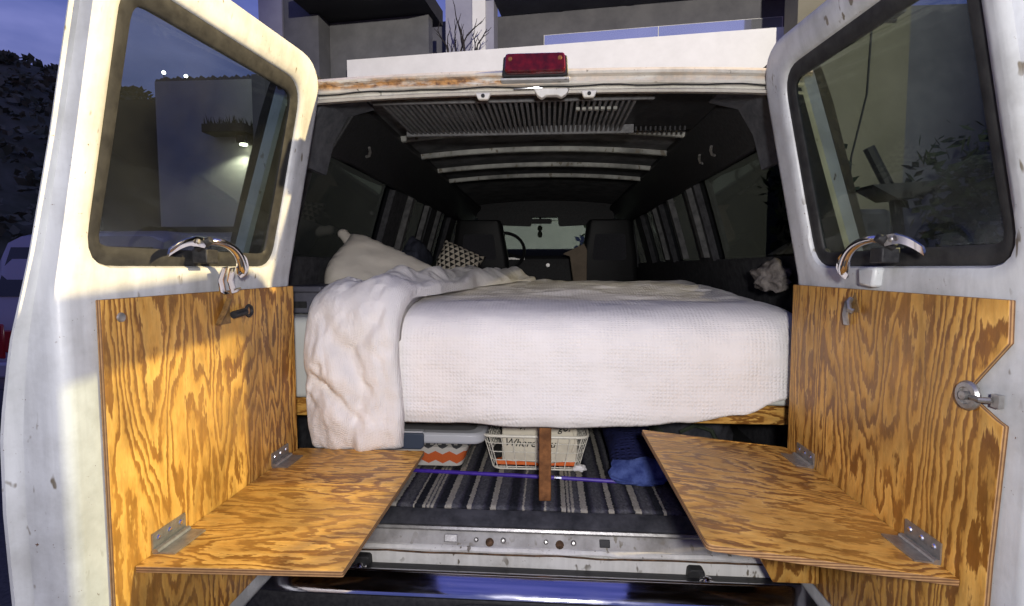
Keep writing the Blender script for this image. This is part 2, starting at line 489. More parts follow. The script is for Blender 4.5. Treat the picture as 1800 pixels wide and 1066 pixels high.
M['car_paint'] = mat('dusky_lilac_car_paint', (0.26, 0.24, 0.30), 0.22)
M['car_glass'] = mat('car_rear_glass', (0.01, 0.01, 0.014), 0.06)
M['tail_red'] = mat('tail_lamp_red', (0.24, 0.01, 0.012), 0.2)
M['lamp_on'] = make_emit('lit_bulb', (1.0, 0.93, 0.72), 30.0)
M['far_light'] = make_emit('far_window_light', (1.0, 0.97, 0.9), 12.0)
M['pot'] = mat('white_pot', (0.72, 0.70, 0.70), 0.6)

# ================================================================ object helpers
ROOT = {}       # empties -> world location of the thing's base

def tag(o, label=None, cat=None, group=None, kind=None):
    if label: o['label'] = label
    if cat: o['category'] = cat
    if group: o['group'] = group
    if kind: o['kind'] = kind
    return o

def thing(name, loc, label, cat, group=None, rotz=0.0):
    o = bpy.data.objects.new(name, None)
    o.empty_display_size = 0.1
    COL.objects.link(o)
    o.location = loc
    o.rotation_euler = (0, 0, rotz)
    ROOT[o.name] = (Vector(loc), rotz)
    return tag(o, label, cat, group)

def base_of(p):
    while p.parent:
        p = p.parent
    return ROOT[p.name][0] if p.name in ROOT else p.location.copy()

def obj(name, bm, material, parent=None, smooth=35, local=False, bevel=0.0, subsurf=0, mats=None):
    """link bm (built in world coordinates, or the thing's own when local) as ONE mesh object"""
    bmesh.ops.recalc_face_normals(bm, faces=bm.faces)
    me = bpy.data.meshes.new(name)
    if parent is not None:
        off = Vector((0, 0, 0)) if local else base_of(parent)
    else:
        xs = [v.co for v in bm.verts]
        off = Vector((sum(c.x for c in xs) / len(xs), sum(c.y for c in xs) / len(xs), min(c.z for c in xs)))
    bmesh.ops.translate(bm, verts=bm.verts, vec=-off)
    bm.to_mesh(me)
    bm.free()
    if smooth:
        me.shade_smooth()
        me.set_sharp_from_angle(angle=R(smooth))
    o = bpy.data.objects.new(name, me)
    for mm in (mats or [material]):
        me.materials.append(mm)
    COL.objects.link(o)
    if parent is not None:
        o.parent = parent
    else:
        o.location = off
    if bevel:
        b = o.modifiers.new('bevel', 'BEVEL')
        b.width = bevel
        b.segments = 2
        b.limit_method = 'ANGLE'
    if subsurf:
        s = o.modifiers.new('subsurf', 'SUBSURF')
        s.levels = s.render_levels = subsurf
    return o

def B(): return bmesh.new()

def box(bm, a, b, mtx=None):
    a, b = Vector(a), Vector(b)
    vs = [bm.verts.new((x, y, z)) for x in (a.x, b.x) for y in (a.y, b.y) for z in (a.z, b.z)]
    for f in ((0, 1, 3, 2), (4, 6, 7, 5), (0, 4, 5, 1), (2, 3, 7, 6), (0, 2, 6, 4), (1, 5, 7, 3)):
        bm.faces.new([vs[i] for i in f])
    if mtx is not None:
        bmesh.ops.transform(bm, matrix=mtx, verts=vs)
    return bm

def loft(bm, rings, closed_ring=True, cap=True, closed_path=False):
    vr = [[bm.verts.new(p) for p in r] for r in rings]
    n = len(vr[0])
    m = len(vr)
    for i in range(m if closed_path else m - 1):
        a, b = vr[i], vr[(i + 1) % m]
        for j in range(n if closed_ring else n - 1):
            k = (j + 1) % n
            bm.faces.new((a[j], a[k], b[k], b[j]))
    if cap and closed_ring and not closed_path:
        bm.faces.new(vr[0][::-1])
        bm.faces.new(vr[-1])
    return vr

def tube(bm, pts, r, n=8, closed=False, cap=True):
    pts = [Vector(p) for p in pts]
    rs = r if isinstance(r, (list, tuple)) else [r] * len(pts)
    rings = []
    up = None
    for i, p in enumerate(pts):
        if closed:
            t = (pts[(i + 1) % len(pts)] - pts[i - 1]).normalized()
        else:
            t = (pts[min(i + 1, len(pts) - 1)] - pts[max(i - 1, 0)]).normalized()
        if up is None:
            up = t.orthogonal().normalized()
        s = (up - t * up.dot(t))
        up = s.normalized() if s.length > 1e-6 else t.orthogonal().normalized()
        q = t.cross(up)
        rings.append([p + (up * math.cos(a) + q * math.sin(a)) * rs[i] for a in (2 * math.pi * j / n for j in range(n))])
    loft(bm, rings, cap=cap, closed_path=closed)
    return bm

def lathe(bm, prof, n=20, mtx=None):
    """prof: (radius, height) pairs about local Z"""
    rings = [[Vector((r * math.cos(2 * math.pi * j / n), r * math.sin(2 * math.pi * j / n), h)) for j in range(n)] for r, h in prof]
    if mtx is not None:
        rings = [[mtx @ p for p in r] for r in rings]
    loft(bm, rings)
    return bm

def prism(bm, poly, axis, a, b):
    """poly in the two other axes (x,y,z order), extruded along axis from a to b"""
    def P(u, v, w):
        return {'x': (w, u, v), 'y': (u, w, v), 'z': (u, v, w)}[axis]
    loft(bm, [[P(u, v, a) for u, v in poly], [P(u, v, b) for u, v in poly]])
    return bm

def grid(bm, nu, nv, fn, uv=False):
    vs = [[bm.verts.new(fn(i / nu, j / nv)) for j in range(nv + 1)] for i in range(nu + 1)]
    lay = bm.loops.layers.uv.verify() if uv else None
    for i in range(nu):
        for j in range(nv):
            f = bm.faces.new((vs[i][j], vs[i + 1][j], vs[i + 1][j + 1], vs[i][j + 1]))
            if uv:
                for lp, (a, b) in zip(f.loops, ((i, j), (i + 1, j), (i + 1, j + 1), (i, j + 1))):
                    lp[lay].uv = (a / nu, b / nv)
    return vs

def lerp(a, b, t): return a + (b - a) * t

def curve(pts, x):
    """piecewise smooth interpolation of (x, value) pairs"""
    if x <= pts[0][0]: return pts[0][1]
    for (x0, y0), (x1, y1) in zip(pts, pts[1:]):
        if x <= x1:
            t = (x - x0) / (x1 - x0)
            t = t * t * (3 - 2 * t)
            return lerp(y0, y1, t)
    return pts[-1][1]

def lin(pts, x):
    if x <= pts[0][0]: return pts[0][1]
    for (x0, y0), (x1, y1) in zip(pts, pts[1:]):
        if x <= x1:
            return lerp(y0, y1, (x - x0) / (x1 - x0))
    return pts[-1][1]

def fbm(p, o=4): return mn.fractal(Vector(p), 1.0, 2.0, o)

def round_poly(pts, radii, n=7):
    """polygon with rounded corners, in 2-D"""
    out = []
    m = len(pts)
    for i in range(m):
        p, a, b = Vector(pts[i]), Vector(pts[i - 1]), Vector(pts[(i + 1) % m])
        r = radii[i] if isinstance(radii, (list, tuple)) else radii
        da, db = (a - p).normalized(), (b - p).normalized()
        ang = da.angle(db)
        d = min(r / math.tan(ang / 2), (a - p).length * 0.49, (b - p).length * 0.49)
        p0, p1 = p + da * d, p + db * d
        for k in range(n + 1):
            t = k / n
            out.append((1 - t) ** 2 * p0 + 2 * t * (1 - t) * p + t * t * p1)
    return out

def text_mesh(s, size, shear=0.0, bold=0.0, depth=0.0006):
    c = bpy.data.curves.new('t', 'FONT')
    c.body = s
    c.size = size
    c.shear = shear
    c.offset = bold
    c.extrude = depth
    c.align_x = 'CENTER'
    c.resolution_u = 3
    o = bpy.data.objects.new('t', c)
    COL.objects.link(o)
    dg = bpy.context.evaluated_depsgraph_get()
    me = bpy.data.meshes.new_from_object(o.evaluated_get(dg))
    bm = bmesh.new()
    bm.from_mesh(me)
    bpy.data.objects.remove(o)
    bpy.data.curves.remove(c)
    bpy.data.meshes.remove(me)
    return bm

# ================================================================ ground, hills, buildings
bm = B()
grid(bm, 24, 24, lambda u, v: Vector((lerp(-320, 320, u), lerp(-120, 400, v), 0)))
tag(obj('ground', bm, M['asphalt'], smooth=0), kind='structure')

def hill_h(x, y):
    # a long ridge to the far left
    d = math.hypot(x + 75, (y - 78) * 0.8)
    h = 27 * max(0.0, 1 - (d / 66) ** 2) ** 0.8
    h += 15 * max(0.0, 1 - (math.hypot(x + 120, y - 20) / 70) ** 2)
    return h * (1 + 0.10 * fbm((x * 0.05, y * 0.05, 3))) + 1.2 * fbm((x * .16, y * .16, 7)) - 1.4
bm = B()
grid(bm, 90, 80, lambda u, v: Vector((lerp(-175, -6, u), lerp(12, 150, v), hill_h(lerp(-175, -6, u), lerp(12, 150, v)))))
tag(obj('hill', bm, M['hill']), kind='structure')

rnd = random.Random(3)
V_, F_ = [], []
n = 0
while n < 5200:
    x, y = rnd.uniform(-125, -12), 16 + 95 * rnd.random() ** 1.5
    h = hill_h(x, y)
    if h < 0.4:
        continue
    n += 1
    r = rnd.uniform(0.25, 0.95) * (0.6 + y / 70)
    for k in range(16):
        d = Vector((rnd.gauss(0, 1), rnd.gauss(0, 1), abs(rnd.gauss(0, 1)))).normalized()
        p = Vector((x, y, h)) + Vector((d.x * r, d.y * r, d.z * r * .8))
        a = Vector((rnd.gauss(0, 1), rnd.gauss(0, 1), rnd.gauss(0, 1))).normalized()
        b = a.orthogonal().normalized()
        l = r * rnd.uniform(.22, .5)
        i0 = len(V_)
        V_ += [p - a * l, p + b * l * .6, p + a * l, p - b * l * .6]
        F_.append((i0, i0 + 1, i0 + 2, i0 + 3))
me = bpy.data.meshes.new('hillside_scrub')
me.from_pydata(V_, [], F_)
me.materials.append(M['foliage'])
o = bpy.data.objects.new('hillside_scrub', me)
COL.objects.link(o)
tag(o, kind='stuff')

# two house lights far up on the ridge
for i, (px, py, pz) in enumerate([(-46.6, 60.5, 24.9), (-43.8, 60.5, 24.4)]):
    t = thing('hill_lamp', (px, py, hill_h(px, py)), ['lone white light on the dark ridge farther from the tall wall', 'white light on the dark ridge nearest the pale tall wall'][i], 'lamp', 'lights on the ridge')
    b = B(); tube(b, [(px, py, hill_h(px, py) - 1), (px, py, pz)], 0.06)
    obj('pole', b, M['eave'], t)
    b = B(); bmesh.ops.create_icosphere(b, subdivisions=2, radius=0.22)
    bmesh.ops.translate(b, verts=b.verts, vec=(px, py, pz))
    obj('bulb', b, M['far_light'], t)

# ---- the house ahead of the van, balcony above a garage
HB = Vector((-0.1, 9.0, 0)); HROT = R(-6.26)
house = thing('house', HB, 'pale stucco house with a white balcony parapet rising behind the van roof', 'house', rotz=HROT)
def hbox(name, a, b, m, parent=house, smooth=0):
    bb = B(); box(bb, a, b)
    return obj(name, bb, m, parent, smooth=smooth, local=True)
hbox('garage_front', (-6.0, 0.06, 0), (6.0, 0.35, 4.15), M['stucco_sage'])
gd = hbox('garage_door', (-2.6, 0.0, 0), (2.6, 0.055, 2.9), M['stucco_sage'])
for k in range(5):
    hbox('panel', (-2.55, -0.025, 0.08 + k * 0.56), (2.55, -0.003, 0.08 + k * 0.56 + 0.53), M['stucco_sage'], gd)
hbox('parapet', (-4.05, -0.10, 4.15), (4.35, 0.10, 5.66), M['stucco_white'])
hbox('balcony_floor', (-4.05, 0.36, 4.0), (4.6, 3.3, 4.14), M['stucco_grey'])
hbox('corner_pier', (-5.45, -0.12, 4.16), (-4.66, 0.5, 9.2), M['stucco_grey'])
hbox('edge_pilaster', (-6.0, -0.16, 4.16), (-5.46, 0.5, 9.2), M['stucco_lilac'])
hbox('grey_wall', (-4.64, 0.30, 4.16), (-2.42, 0.55, 6.62), M['stucco_grey'])
hbox('eave', (-4.85, -0.85, 6.63), (-2.30, 0.9, 6.95), M['eave'])
hbox('white_pier', (-2.40, 1.42, 4.16), (-1.28, 1.85, 8.4), M['stucco_lilac'])
hbox('pier_edge', (-1.76, 1.36, 4.16), (-1.46, 1.415, 8.4), M['stucco_white'])
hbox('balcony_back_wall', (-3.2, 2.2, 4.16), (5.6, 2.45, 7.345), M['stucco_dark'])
win = hbox('balcony_window', (-0.24, 2.12, 4.6), (4.95, 2.195, 6.80), M['stucco_white'])
for k, (a, b) in enumerate([(-0.22, 2.34), (2.36, 4.93)]):
    hbox('pane', (a, 2.105, 4.7), (b, 2.118, 6.785), M['sky_glass'], win)
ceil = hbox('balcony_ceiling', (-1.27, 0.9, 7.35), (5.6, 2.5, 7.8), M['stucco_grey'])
for x in (0.3, 1.85, 3.4):
    bb = B(); lathe(bb, [(0.0, 0), (0.075, 0), (0.085, 0.014), (0.0, 0.014)], 14, Matrix.Translation((x, 1.55, 7.335)))
    obj('ceiling_light', bb, M['eave'], house, local=True)
hbox('right_pier', (4.62, 0.11, 4.16), (5.6, 0.8, 8.4), M['stucco_lilac'])

# bare shrub in a white pot, standing behind the parapet
def H(x, y, z):
    return HB + Matrix.Rotation(HROT, 3, 'Z') @ Vector((x, y, z))
sp = H(-1.72, -0.62 + 1.35, 4.16)
sh = thing('potted_shrub', sp, 'leafless branching shrub in a round white pot on the balcony', 'plant')
bb = B()
lathe(bb, [(0.0, 0), (0.30, 0), (0.42, 0.9), (0.46, 1.08), (0.40, 1.20), (0.25, 1.28), (0, 1.30)], 18, Matrix.Translation(sp))
obj('pot', bb, M['pot'], sh)
bb = B()
rnd = random.Random(11)
def twig(p, d, l, r, depth):
    pts = [p]
    for k in range(4):
        d = (d + Vector((rnd.uniform(-.25, .25), rnd.uniform(-.12, .12), rnd.uniform(-.02, .22)))).normalized()
        p = p + d * l / 4
        pts.append(p)
        if depth and k in (1, 2, 3) and rnd.random() < 0.75:
            twig(p, (d + Vector((rnd.choice((-1, 1)) * rnd.uniform(.35, .8), rnd.uniform(-.3, .3), .1))).normalized(), l * 0.5, r * 0.55, depth - 1)
    tube(bb, pts, [lerp(r, r * 0.4, i / 4) for i in range(5)], 5)
for dx, dz, l in ((-0.6, 1, 0.75), (-0.3, 1, 0.95), (0.05, 1, 0.8), (0.15, 1, 1.0), (-0.8, .7, 0.7), (0.35, 1, 0.8)):
    twig(sp + Vector((dx * 0.15 - .12, 0, 1.30)), Vector((dx, 0, dz)).normalized(), l * .95, 0.034, 2)
obj('branches', bb, M['branch'], sh)

# ---- neighbour's tall wall with a lit wall lamp, seen through the pane of the left door
nb = thing('neighbour_house', (-4.9, 6.2, 0), 'grey neighbouring house wall lit by a small wall lamp', 'house')
bb = B(); box(bb, (-5.75, 6.0, 0), (-4.22, 6.5, 4.12)); obj('wall', bb, M['stucco_wall'], nb, smooth=0)
bb = B(); box(bb, (-4.215, 5.9, 0), (-4.02, 6.6, 4.15)); obj('end_pier', bb, M['stucco_dark'], nb, smooth=0)
bb = B(); box(bb, (-6.75, 6.1, 0), (-5.755, 8.0, 3.9)); obj('dark_wing', bb, M['eave'], nb, smooth=0)
bb = B(); box(bb, (-5.75, 5.985, 1.92), (-4.22, 5.997, 2.0)); obj('base_band', bb, M['eave'], nb, smooth=0)
bb = B()
for k in range(26):
    x = -5.75 + k * 1.5 / 25
    prism(bb, [(x - .035, 4.12), (x + .035, 4.12), (x + .02, 4.17 + 0.02 * (k % 3)), (x - .02, 4.17)], 'y', 6.05, 6.4)
obj('roof_tiles', bb, M['stucco_dark'], nb)
wl_ = B(); box(wl_, (-4.42, 5.80, 3.17), (-4.26, 5.995, 3.30)); box(wl_, (-4.38, 5.77, 3.16), (-4.30, 5.80, 3.27))
o = obj('wall_lamp', wl_, M['eave'], nb, bevel=0.01)
bb = B(); lathe(bb, [(0, 0), (.05, 0), (.05, .02), (0, .02)], 12, Matrix.Translation((-4.34, 5.86, 3.145)))
obj('bulb', bb, M['lamp_on'], o)
lamp('wall_lamp_light', 'SPOT', (-4.34, 5.84, 3.12), (-4.95, 6.0, 1.2), 34, (1.0, 0.93, 0.72), spot_size=R(105), spot_blend=0.5, shadow_soft_size=0.03)

# spiky plant in a wall trough
tr = thing('wall_planter', (-4.55, 5.85, 3.30), 'dark trough of spiky plants fixed above the wall lamp', 'planter')
bb = B(); box(bb, (-4.86, 5.70, 3.30), (-4.23, 5.99, 3.42)); obj('trough', bb, M['eave'], tr, bevel=0.01)
rnd = random.Random(5)
bb = B()
for k in range(60):
    x = rnd.uniform(-4.84, -4.25); y = rnd.uniform(5.72, 5.96); h = rnd.uniform(.06, .16)
    d = Vector((rnd.uniform(-.05, .05), rnd.uniform(-.03, .03), h))
    a = Vector((x, y, 3.41))
    f = [bb.verts.new(a + Vector((-.012, 0, 0))), bb.verts.new(a + Vector((.012, 0.004, 0))), bb.verts.new(a + d)]
    bb.faces.new(f)
tag(obj('leaves', bb, M['leaf'], tr, smooth=0), kind='stuff')

# ---- beige building and clutter seen through the pane of the right door
gb = thing('beige_building', (4.9, 7.8, 0), 'beige stucco building wall seen through the right door pane', 'building')
bb = B(); box(bb, (4.05, 7.6, 0), (5.80, 8.1, 6.0)); obj('wall', bb, M['stucco_beige'], gb, smooth=0)
bb = B(); box(bb, (5.805, 7.66, 0), (11.5, 8.1, 5.6)); obj('side_wing', bb, M['stucco_dark'], gb, smooth=0)
bb = B(); box(bb, (4.65, 7.30, 5.35), (5.55, 7.595, 5.75)); obj('vent_hood', bb, M['stucco_grey'], gb, bevel=0.02)
bb = B(); tube(bb, [(5.2, 7.58, 5.3), (5.17, 7.58, 4.2), (4.97, 7.58, 3.2), (4.9, 7.58, 1.4)], 0.014, 6); obj('wall_cable', bb, M['eave'], gb)

gp = thing('covered_box', (3.0, 4.1, 0), 'dark cloth covered box standing before the beige wall', 'box')
bb = B(); box(bb, (2.64, 3.7, 0.06), (3.26, 4.3, 1.95)); obj('cover', bb, M['dark_cloth'], gp, bevel=0.05)
bb = B(); box(bb, (2.66, 3.72, 0.0), (3.24, 4.28, 0.059)); obj('base', bb, M['black_plastic'], gp)

pg = thing('angled_post', (3.55, 4.2, 0), 'dark angled post with a flat tray beside the cloth covered box', 'post')
bb = B(); tube(bb, [(3.7, 4.2, 0), (3.66, 4.2, 1.6), (3.58, 4.2, 2.1), (3.3, 4.2, 2.62)], 0.055, 8); obj('post', bb, M['black_plastic'], pg)
bb = B(); prism(bb, [(3.25, 2.22), (3.95, 2.26), (3.75, 2.10), (3.5, 2.08)], 'y', 4.02, 4.38); obj('tray', bb, M['black_plastic'], pg)
bb = B(); lathe(bb, [(0, 0), (.2, 0), (.2, .04), (.06, .1), (0, .1)], 14, Matrix.Translation((3.7, 4.2, 0))); obj('base', bb, M['black_plastic'], pg)

def leaf_ball(bm, c, rx, rz, n, rnd, s=0.07):
    for k in range(n):
        d = Vector((rnd.gauss(0, 1), rnd.gauss(0, 1), rnd.gauss(0, 1))).normalized()
        q = rnd.random() ** 0.4
        p = Vector(c) + Vector((d.x * rx * q, d.y * rx * q, d.z * rz * q))
        a = Vector((rnd.gauss(0, 1), rnd.gauss(0, 1), rnd.gauss(0, 1))).normalized()
        b = a.orthogonal().normalized()
        l = s * rnd.uniform(.6, 1.4)
        bm.faces.new([bm.verts.new(p - a * l), bm.verts.new(p + b * l * .5), bm.verts.new(p + a * l), bm.verts.new(p - b * l * .5)])

def bush(name, loc, h, r, label, cat='bush', seed=1, n=900, s=0.07):
    rnd = random.Random(seed)
    t = thing(name, loc, label, cat)
    bb = B()
    L = Vector(loc)
    for k in range(4):
        e = L + Vector((rnd.uniform(-.5, .5) * r, rnd.uniform(-.5, .5) * r, h * .7))
        tube(bb, [L, lerp(L, e, .5) + Vector((0.03, 0, 0)), e], [0.04, .03, .012], 6)
    obj('trunk', bb, M['branch'], t)
    bb = B()
    for k in range(8):
        leaf_ball(bb, L + Vector((rnd.uniform(-.6, .6) * r, rnd.uniform(-.6, .6) * r, h * rnd.uniform(.5, .9))), r * .55, h * .24, n // 8, rnd, s)
    tag(obj('foliage', bb, M['leaf'], t, smooth=0), kind='stuff')
    return t
bush('leafy_shrub', (4.3, 3.6, 0), 2.5, 0.85, 'dark leafy shrub beyond the right door pane', seed=4, n=1600)
bush('hedge_tree', (5.9, 4.1, 0), 3.9, 1.2, 'tall dark tree right of the beige wall', 'tree', seed=8, n=2600, s=0.1)
bush('garden_bush', (0.70, 8.1, 0), 1.95, 0.45, 'round bush before the garage seen through the windshield', seed=6, n=800)
bush('small_tree', (2.35, 3.4, 0), 3.0, 0.34, 'bushy dark treetop beside the van corner at right', 'tree', seed=9, n=700, s=0.06)

# ---- parked car on the left
CX = -4.15
car = thing('parked_car', (CX, 2.8, 0), 'dusky lilac parked car partly hidden behind the open left door', 'car')
def car_ring(y, w, z0, z1, zb, wt):
    # one cross-section: floor, sill, belt, roof
    return [(CX + s * ww, y, zz) for s, ww, zz in ((-1, w * .9, z0), (1, w * .9, z0), (1, w, z0 + .25), (1, w, zb), (1, wt, z1 - .06), (1, wt * .82, z1), (-1, wt * .82, z1), (-1, wt, z1 - .06), (-1, w, zb), (-1, w, z0 + .25))]
bb = B()
loft(bb, [car_ring(2.80, .80, .42, .98, .88, .76), car_ring(2.84, .88, .30, 1.10, .98, .82), car_ring(2.88, .90, .28, 1.40, 1.0, .79), car_ring(2.98, .91, .28, 1.68, 1.0, .75),
          car_ring(3.2, .91, .28, 1.74, 1.0, .72), car_ring(5.0, .91, .28, 1.72, 1.0, .72), car_ring(5.9, .91, .28, 1.10, 1.02, .74), car_ring(6.9, .88, .30, .95, .9, .74), car_ring(7.2, .78, .4, .80, .74, .66)])
obj('body', bb, M['car_paint'], car, smooth=50)
bb = B()
loft(bb, [[(CX - .75, 2.832, 1.14), (CX + .75, 2.832, 1.14), (CX + .67, 2.930, 1.58), (CX - .67, 2.930, 1.58)], [(CX - .75, 2.9, 1.14), (CX + .75, 2.9, 1.14), (CX + .67, 3.0, 1.58), (CX - .67, 3.0, 1.58)]])
obj('rear_window', bb, M['car_glass'], car)
bb = B(); box(bb, (CX - .635, 2.785, .64), (CX + .635, 2.86, .84)); obj('light_bar', bb, M['tail_red'], car, bevel=.01)
for s in (-1, 1):
    bb = B(); box(bb, (CX + s * .90, 2.79, .58), (CX + s * .64, 2.93, .90)); obj('tail_lamp', bb, M['tail_red'], car, bevel=0.02)
    for yy in (3.7, 6.3):
        bb = B(); lathe(bb, [(0, 0), (.2, 0), (.33, .02), (.34, .2), (.2, .22), (0, .22)], 20, Matrix.Translation((CX + s * .72 - .11, yy, .34)) @ Matrix.Rotation(R(90), 4, 'Y'))
        obj('wheel', bb, M['rubber'], car)
    bb = B(); loft(bb, [[(CX + s * .905, 3.45, 1.08), (CX + s * .905, 5.3, 1.08), (CX + s * .77, 5.0, 1.62), (CX + s * .77, 3.6, 1.62)], [(CX + s * .86, 3.45, 1.08), (CX + s * .86, 5.3, 1.08), (CX + s * .72, 5.0, 1.62), (CX + s * .72, 3.6, 1.62)]])
    obj('side_window', bb, M['car_glass'], car)
bb = B(); box(bb, (CX - .85, 2.70, .42), (CX + .85, 2.815, .57)); obj('bumper', bb, M['car_paint'], car, bevel=0.03)

# ================================================================ the van
van = thing('camper_van', (0, 0, 0), 'old white van with its rear doors open on a bed', 'van')

def side_x(z):      # outer skin of the body side at height z
    return lin([(0.35, .95), (.8, .99), (1.05, 1.0), (1.3, .985), (1.42, .955), (1.6, .905), (1.9, .815), (1.98, .78), (2.03, .70)], z)
zs = [.35, .6, .8, 1.05, 1.2, 1.3, 1.42, 1.6, 1.75, 1.9, 1.98, 2.03]

def side_panel(s):
    """body side with window openings: lower, pillars and top rail as one skin"""
    bb = B()
    def strip(y0, y1, z0, z1):
        zz = [z0] + [z for z in zs if z0 < z < z1] + [z1]
        loft(bb, [[(s * side_x(z), y0, z) for z in zz], [(s * side_x(z), y1, z) for z in zz]], closed_ring=False)
        loft(bb, [[(s * (side_x(z) - .05), y0, z) for z in zz], [(s * (side_x(z) - .05), y1, z) for z in zz]], closed_ring=False)
        for yy in (y0, y1):
            loft(bb, [[(s * side_x(z), yy, z) for z in zz], [(s * (side_x(z) - .05), yy, z) for z in zz]], closed_ring=False)
        for z in (z0, z1):
            loft(bb, [[(s * side_x(z), y0, z), (s * (side_x(z) - .05), y0, z)], [(s * side_x(z), y1, z), (s * (side_x(z) - .05), y1, z)]], closed_ring=False)
    strip(.10, 4.4, .35, 1.44)
    def roof_drop_(y): return lin([(.0, -.100), (.10, -.092), (.30, -.036), (.55, -.006), (.8, 0)], y)
    for inn in (0, .05):
        loft(bb, [[(s * (side_x(1.84 + .19 * k / 5) - inn), y, 1.84 + (.19 + roof_drop_(y)) * k / 5 - inn * .3 * k / 5) for k in range(6)] for y in (.10, .2, .3, .42, .55, .8, 2.0, 4.4)], closed_ring=False)
    loft(bb, [[(s * (side_x(1.84) - inn), y, 1.84) for inn in (0, .05)] for y in (.10, 4.4)], closed_ring=False)
    cuts = [(.10, .30), (1.28, 1.48), (2.14, 2.34), (2.86, 3.06), (3.78, 4.4)]
    for a, b in cuts:
        strip(a, b, 1.44, 1.84)
    o = obj('side_panel', bb, M['paint'], van, mats=[M['paint'], M['lining_grey']])
    for f in o.data.polygons:
        c = f.center
        if abs(f.normal.y) > .5 or abs(c.x) < side_x(c.z) - .01:
            f.material_index = 1
    # inner lining of the same side
    bb = B()
    def lstrip(y0, y1, z0, z1):
        zz = [z0] + [z for z in zs if z0 < z < z1] + [z1]
        loft(bb, [[(s * (side_x(z) - .055), y0, z) for z in zz], [(s * (side_x(z) - .055), y1, z) for z in zz]], closed_ring=False)
        loft(bb, [[(s * (side_x(z) - .07), y0, z) for z in zz], [(s * (side_x(z) - .07), y1, z) for z in zz]], closed_ring=False)
        for yy in (y0, y1):
            loft(bb, [[(s * (side_x(z) - .055), yy, z) for z in zz], [(s * (side_x(z) - .07), yy, z) for z in zz]], closed_ring=False)
        for z in (z0, z1):
            loft(bb, [[(s * (side_x(z) - .055), y0, z), (s * (side_x(z) - .07), y0, z)], [(s * (side_x(z) - .055), y1, z), (s * (side_x(z) - .07), y1, z)]], closed_ring=False)
    lstrip(.09, 4.4, .66, 1.43)
    lstrip(.115, 4.4, 1.845, 1.925)
    for a, b in cuts:
        lstrip(a - .02, b + .02, 1.432, 1.843)
    obj('side_lining', bb, M['lining_grey'], van)
    for (a, b) in ((.30, 1.28), (1.48, 2.14), (2.34, 2.86), (3.06, 3.78)):
        bb = B()
        zz = [1.44, 1.54, 1.64, 1.74, 1.84]
        loft(bb, [[(s * (side_x(z) - .030), y, z) for z in zz] for y in (a, b)], closed_ring=False)
        obj('side_window', bb, M['night_glass'], van)
    # pale vertical window trims on the pillars
    for y in ((1.52, 1.93, 2.30, 3.20) if s < 0 else (1.30, 1.72, 2.20)):
        bb = B()
        zz = [1.45, 1.55, 1.65, 1.75, 1.83]
        loft(bb, [[(s * (side_x(z) - .100 + dx), y + dy, z) for z in zz] for dx, dy in ((0, 0), (.034, 0), (.034, .05), (0, .05), (0, 0))], closed_ring=False)
        obj('pillar_trim', bb, M['trim_grey'], van)
for s in (-1, 1):
    side_panel(s)

# roof skin, lining and front
bb = B()
xs_ = [-.70, -.55, -.3, 0, .3, .55, .70]
def roof_z(x): return 2.03 + .045 * (1 - (x / .70) ** 2)
def roof_drop(y): return lin([(.0, -.100), (.10, -.092), (.30, -.036), (.55, -.006), (.8, 0)], y)
ROOF_Y = (.115, .2, .3, .42, .55, .8, 1.5, 3.0, 3.85)
loft(bb, [[(x, y, roof_z(x) + roof_drop(y)) for x in xs_] + [(x, y, roof_z(x) + roof_drop(y) - .022) for x in reversed(xs_)] for y in ROOF_Y])
obj('roof', bb, M['paint'], van)
bb = B()
loft(bb, [[(x, y, roof_z(x) + roof_drop(y) - .027) for x in xs_] + [(x, y, roof_z(x) + roof_drop(y) - .034) for x in reversed(xs_)] for y in ROOF_Y])
obj('headliner', bb, M['headliner'], van)

# four arched roof ribs
for k, y in enumerate((.83, 1.20, 1.60, 1.965)):
    bb = B()
    rings = []
    for i in range(25):
        x = lerp(-.66, .66, i / 24)
        z = 1.945 + .035 * (1 - (x / .66) ** 2)
        rings.append([(x, y - .010, z + .028), (x, y - .010, z + .009), (x, y - .006, z + .005), (x, y + .014, z + .005), (x, y + .018, z + .010), (x, y + .018, z + .028)])
    loft(bb, rings)
    obj('roof_rib', bb, M['rib'], van)

# grey padded corners of the lining just inside the opening
for s in (-1, 1):
    bb = B()
    poly = [(.56, 1.938), (.655, 1.915), (.705, 1.83), (.735, 1.72), (.75, 1.72), (.715, 1.84), (.665, 1.925), (.56, 1.946)]
    loft(bb, [[(s * x, y, z) for x, z in poly] for y in (.115, .2, .30)])
    obj('lining_corner', bb, M['corner_grey'], van)
# overhead side trims
for s in (-1, 1):
    bb = B()
    poly = [(s * .615, 1.955), (s * .640, 1.925), (s * .722, 1.805), (s * .735, 1.798), (s * .755, 1.80), (s * .755, 1.985), (s * .62, 1.985)]
    rings = []
    for i in range(13):
        y = lerp(.30, 3.6, i / 12)
        j = .008 * math.sin(i * 2.3 + s)
        rings.append([(x + j * .6 * s, y, z + j) for x, z in poly])
    loft(bb, rings)
    o = obj('overhead_trim', bb, M['black_plastic'], van, bevel=0.004)
    for yy in ((.62, .78) if s > 0 else (.55,)):
        b2 = B(); tube(b2, [(s * .667, yy, 1.868), (s * .674, yy + .03, 1.858), (s * .684, yy + .045, 1.846), (s * .690, yy + .03, 1.84)], .006, 6)
        obj('trim_clip', b2, M['steel'], o)

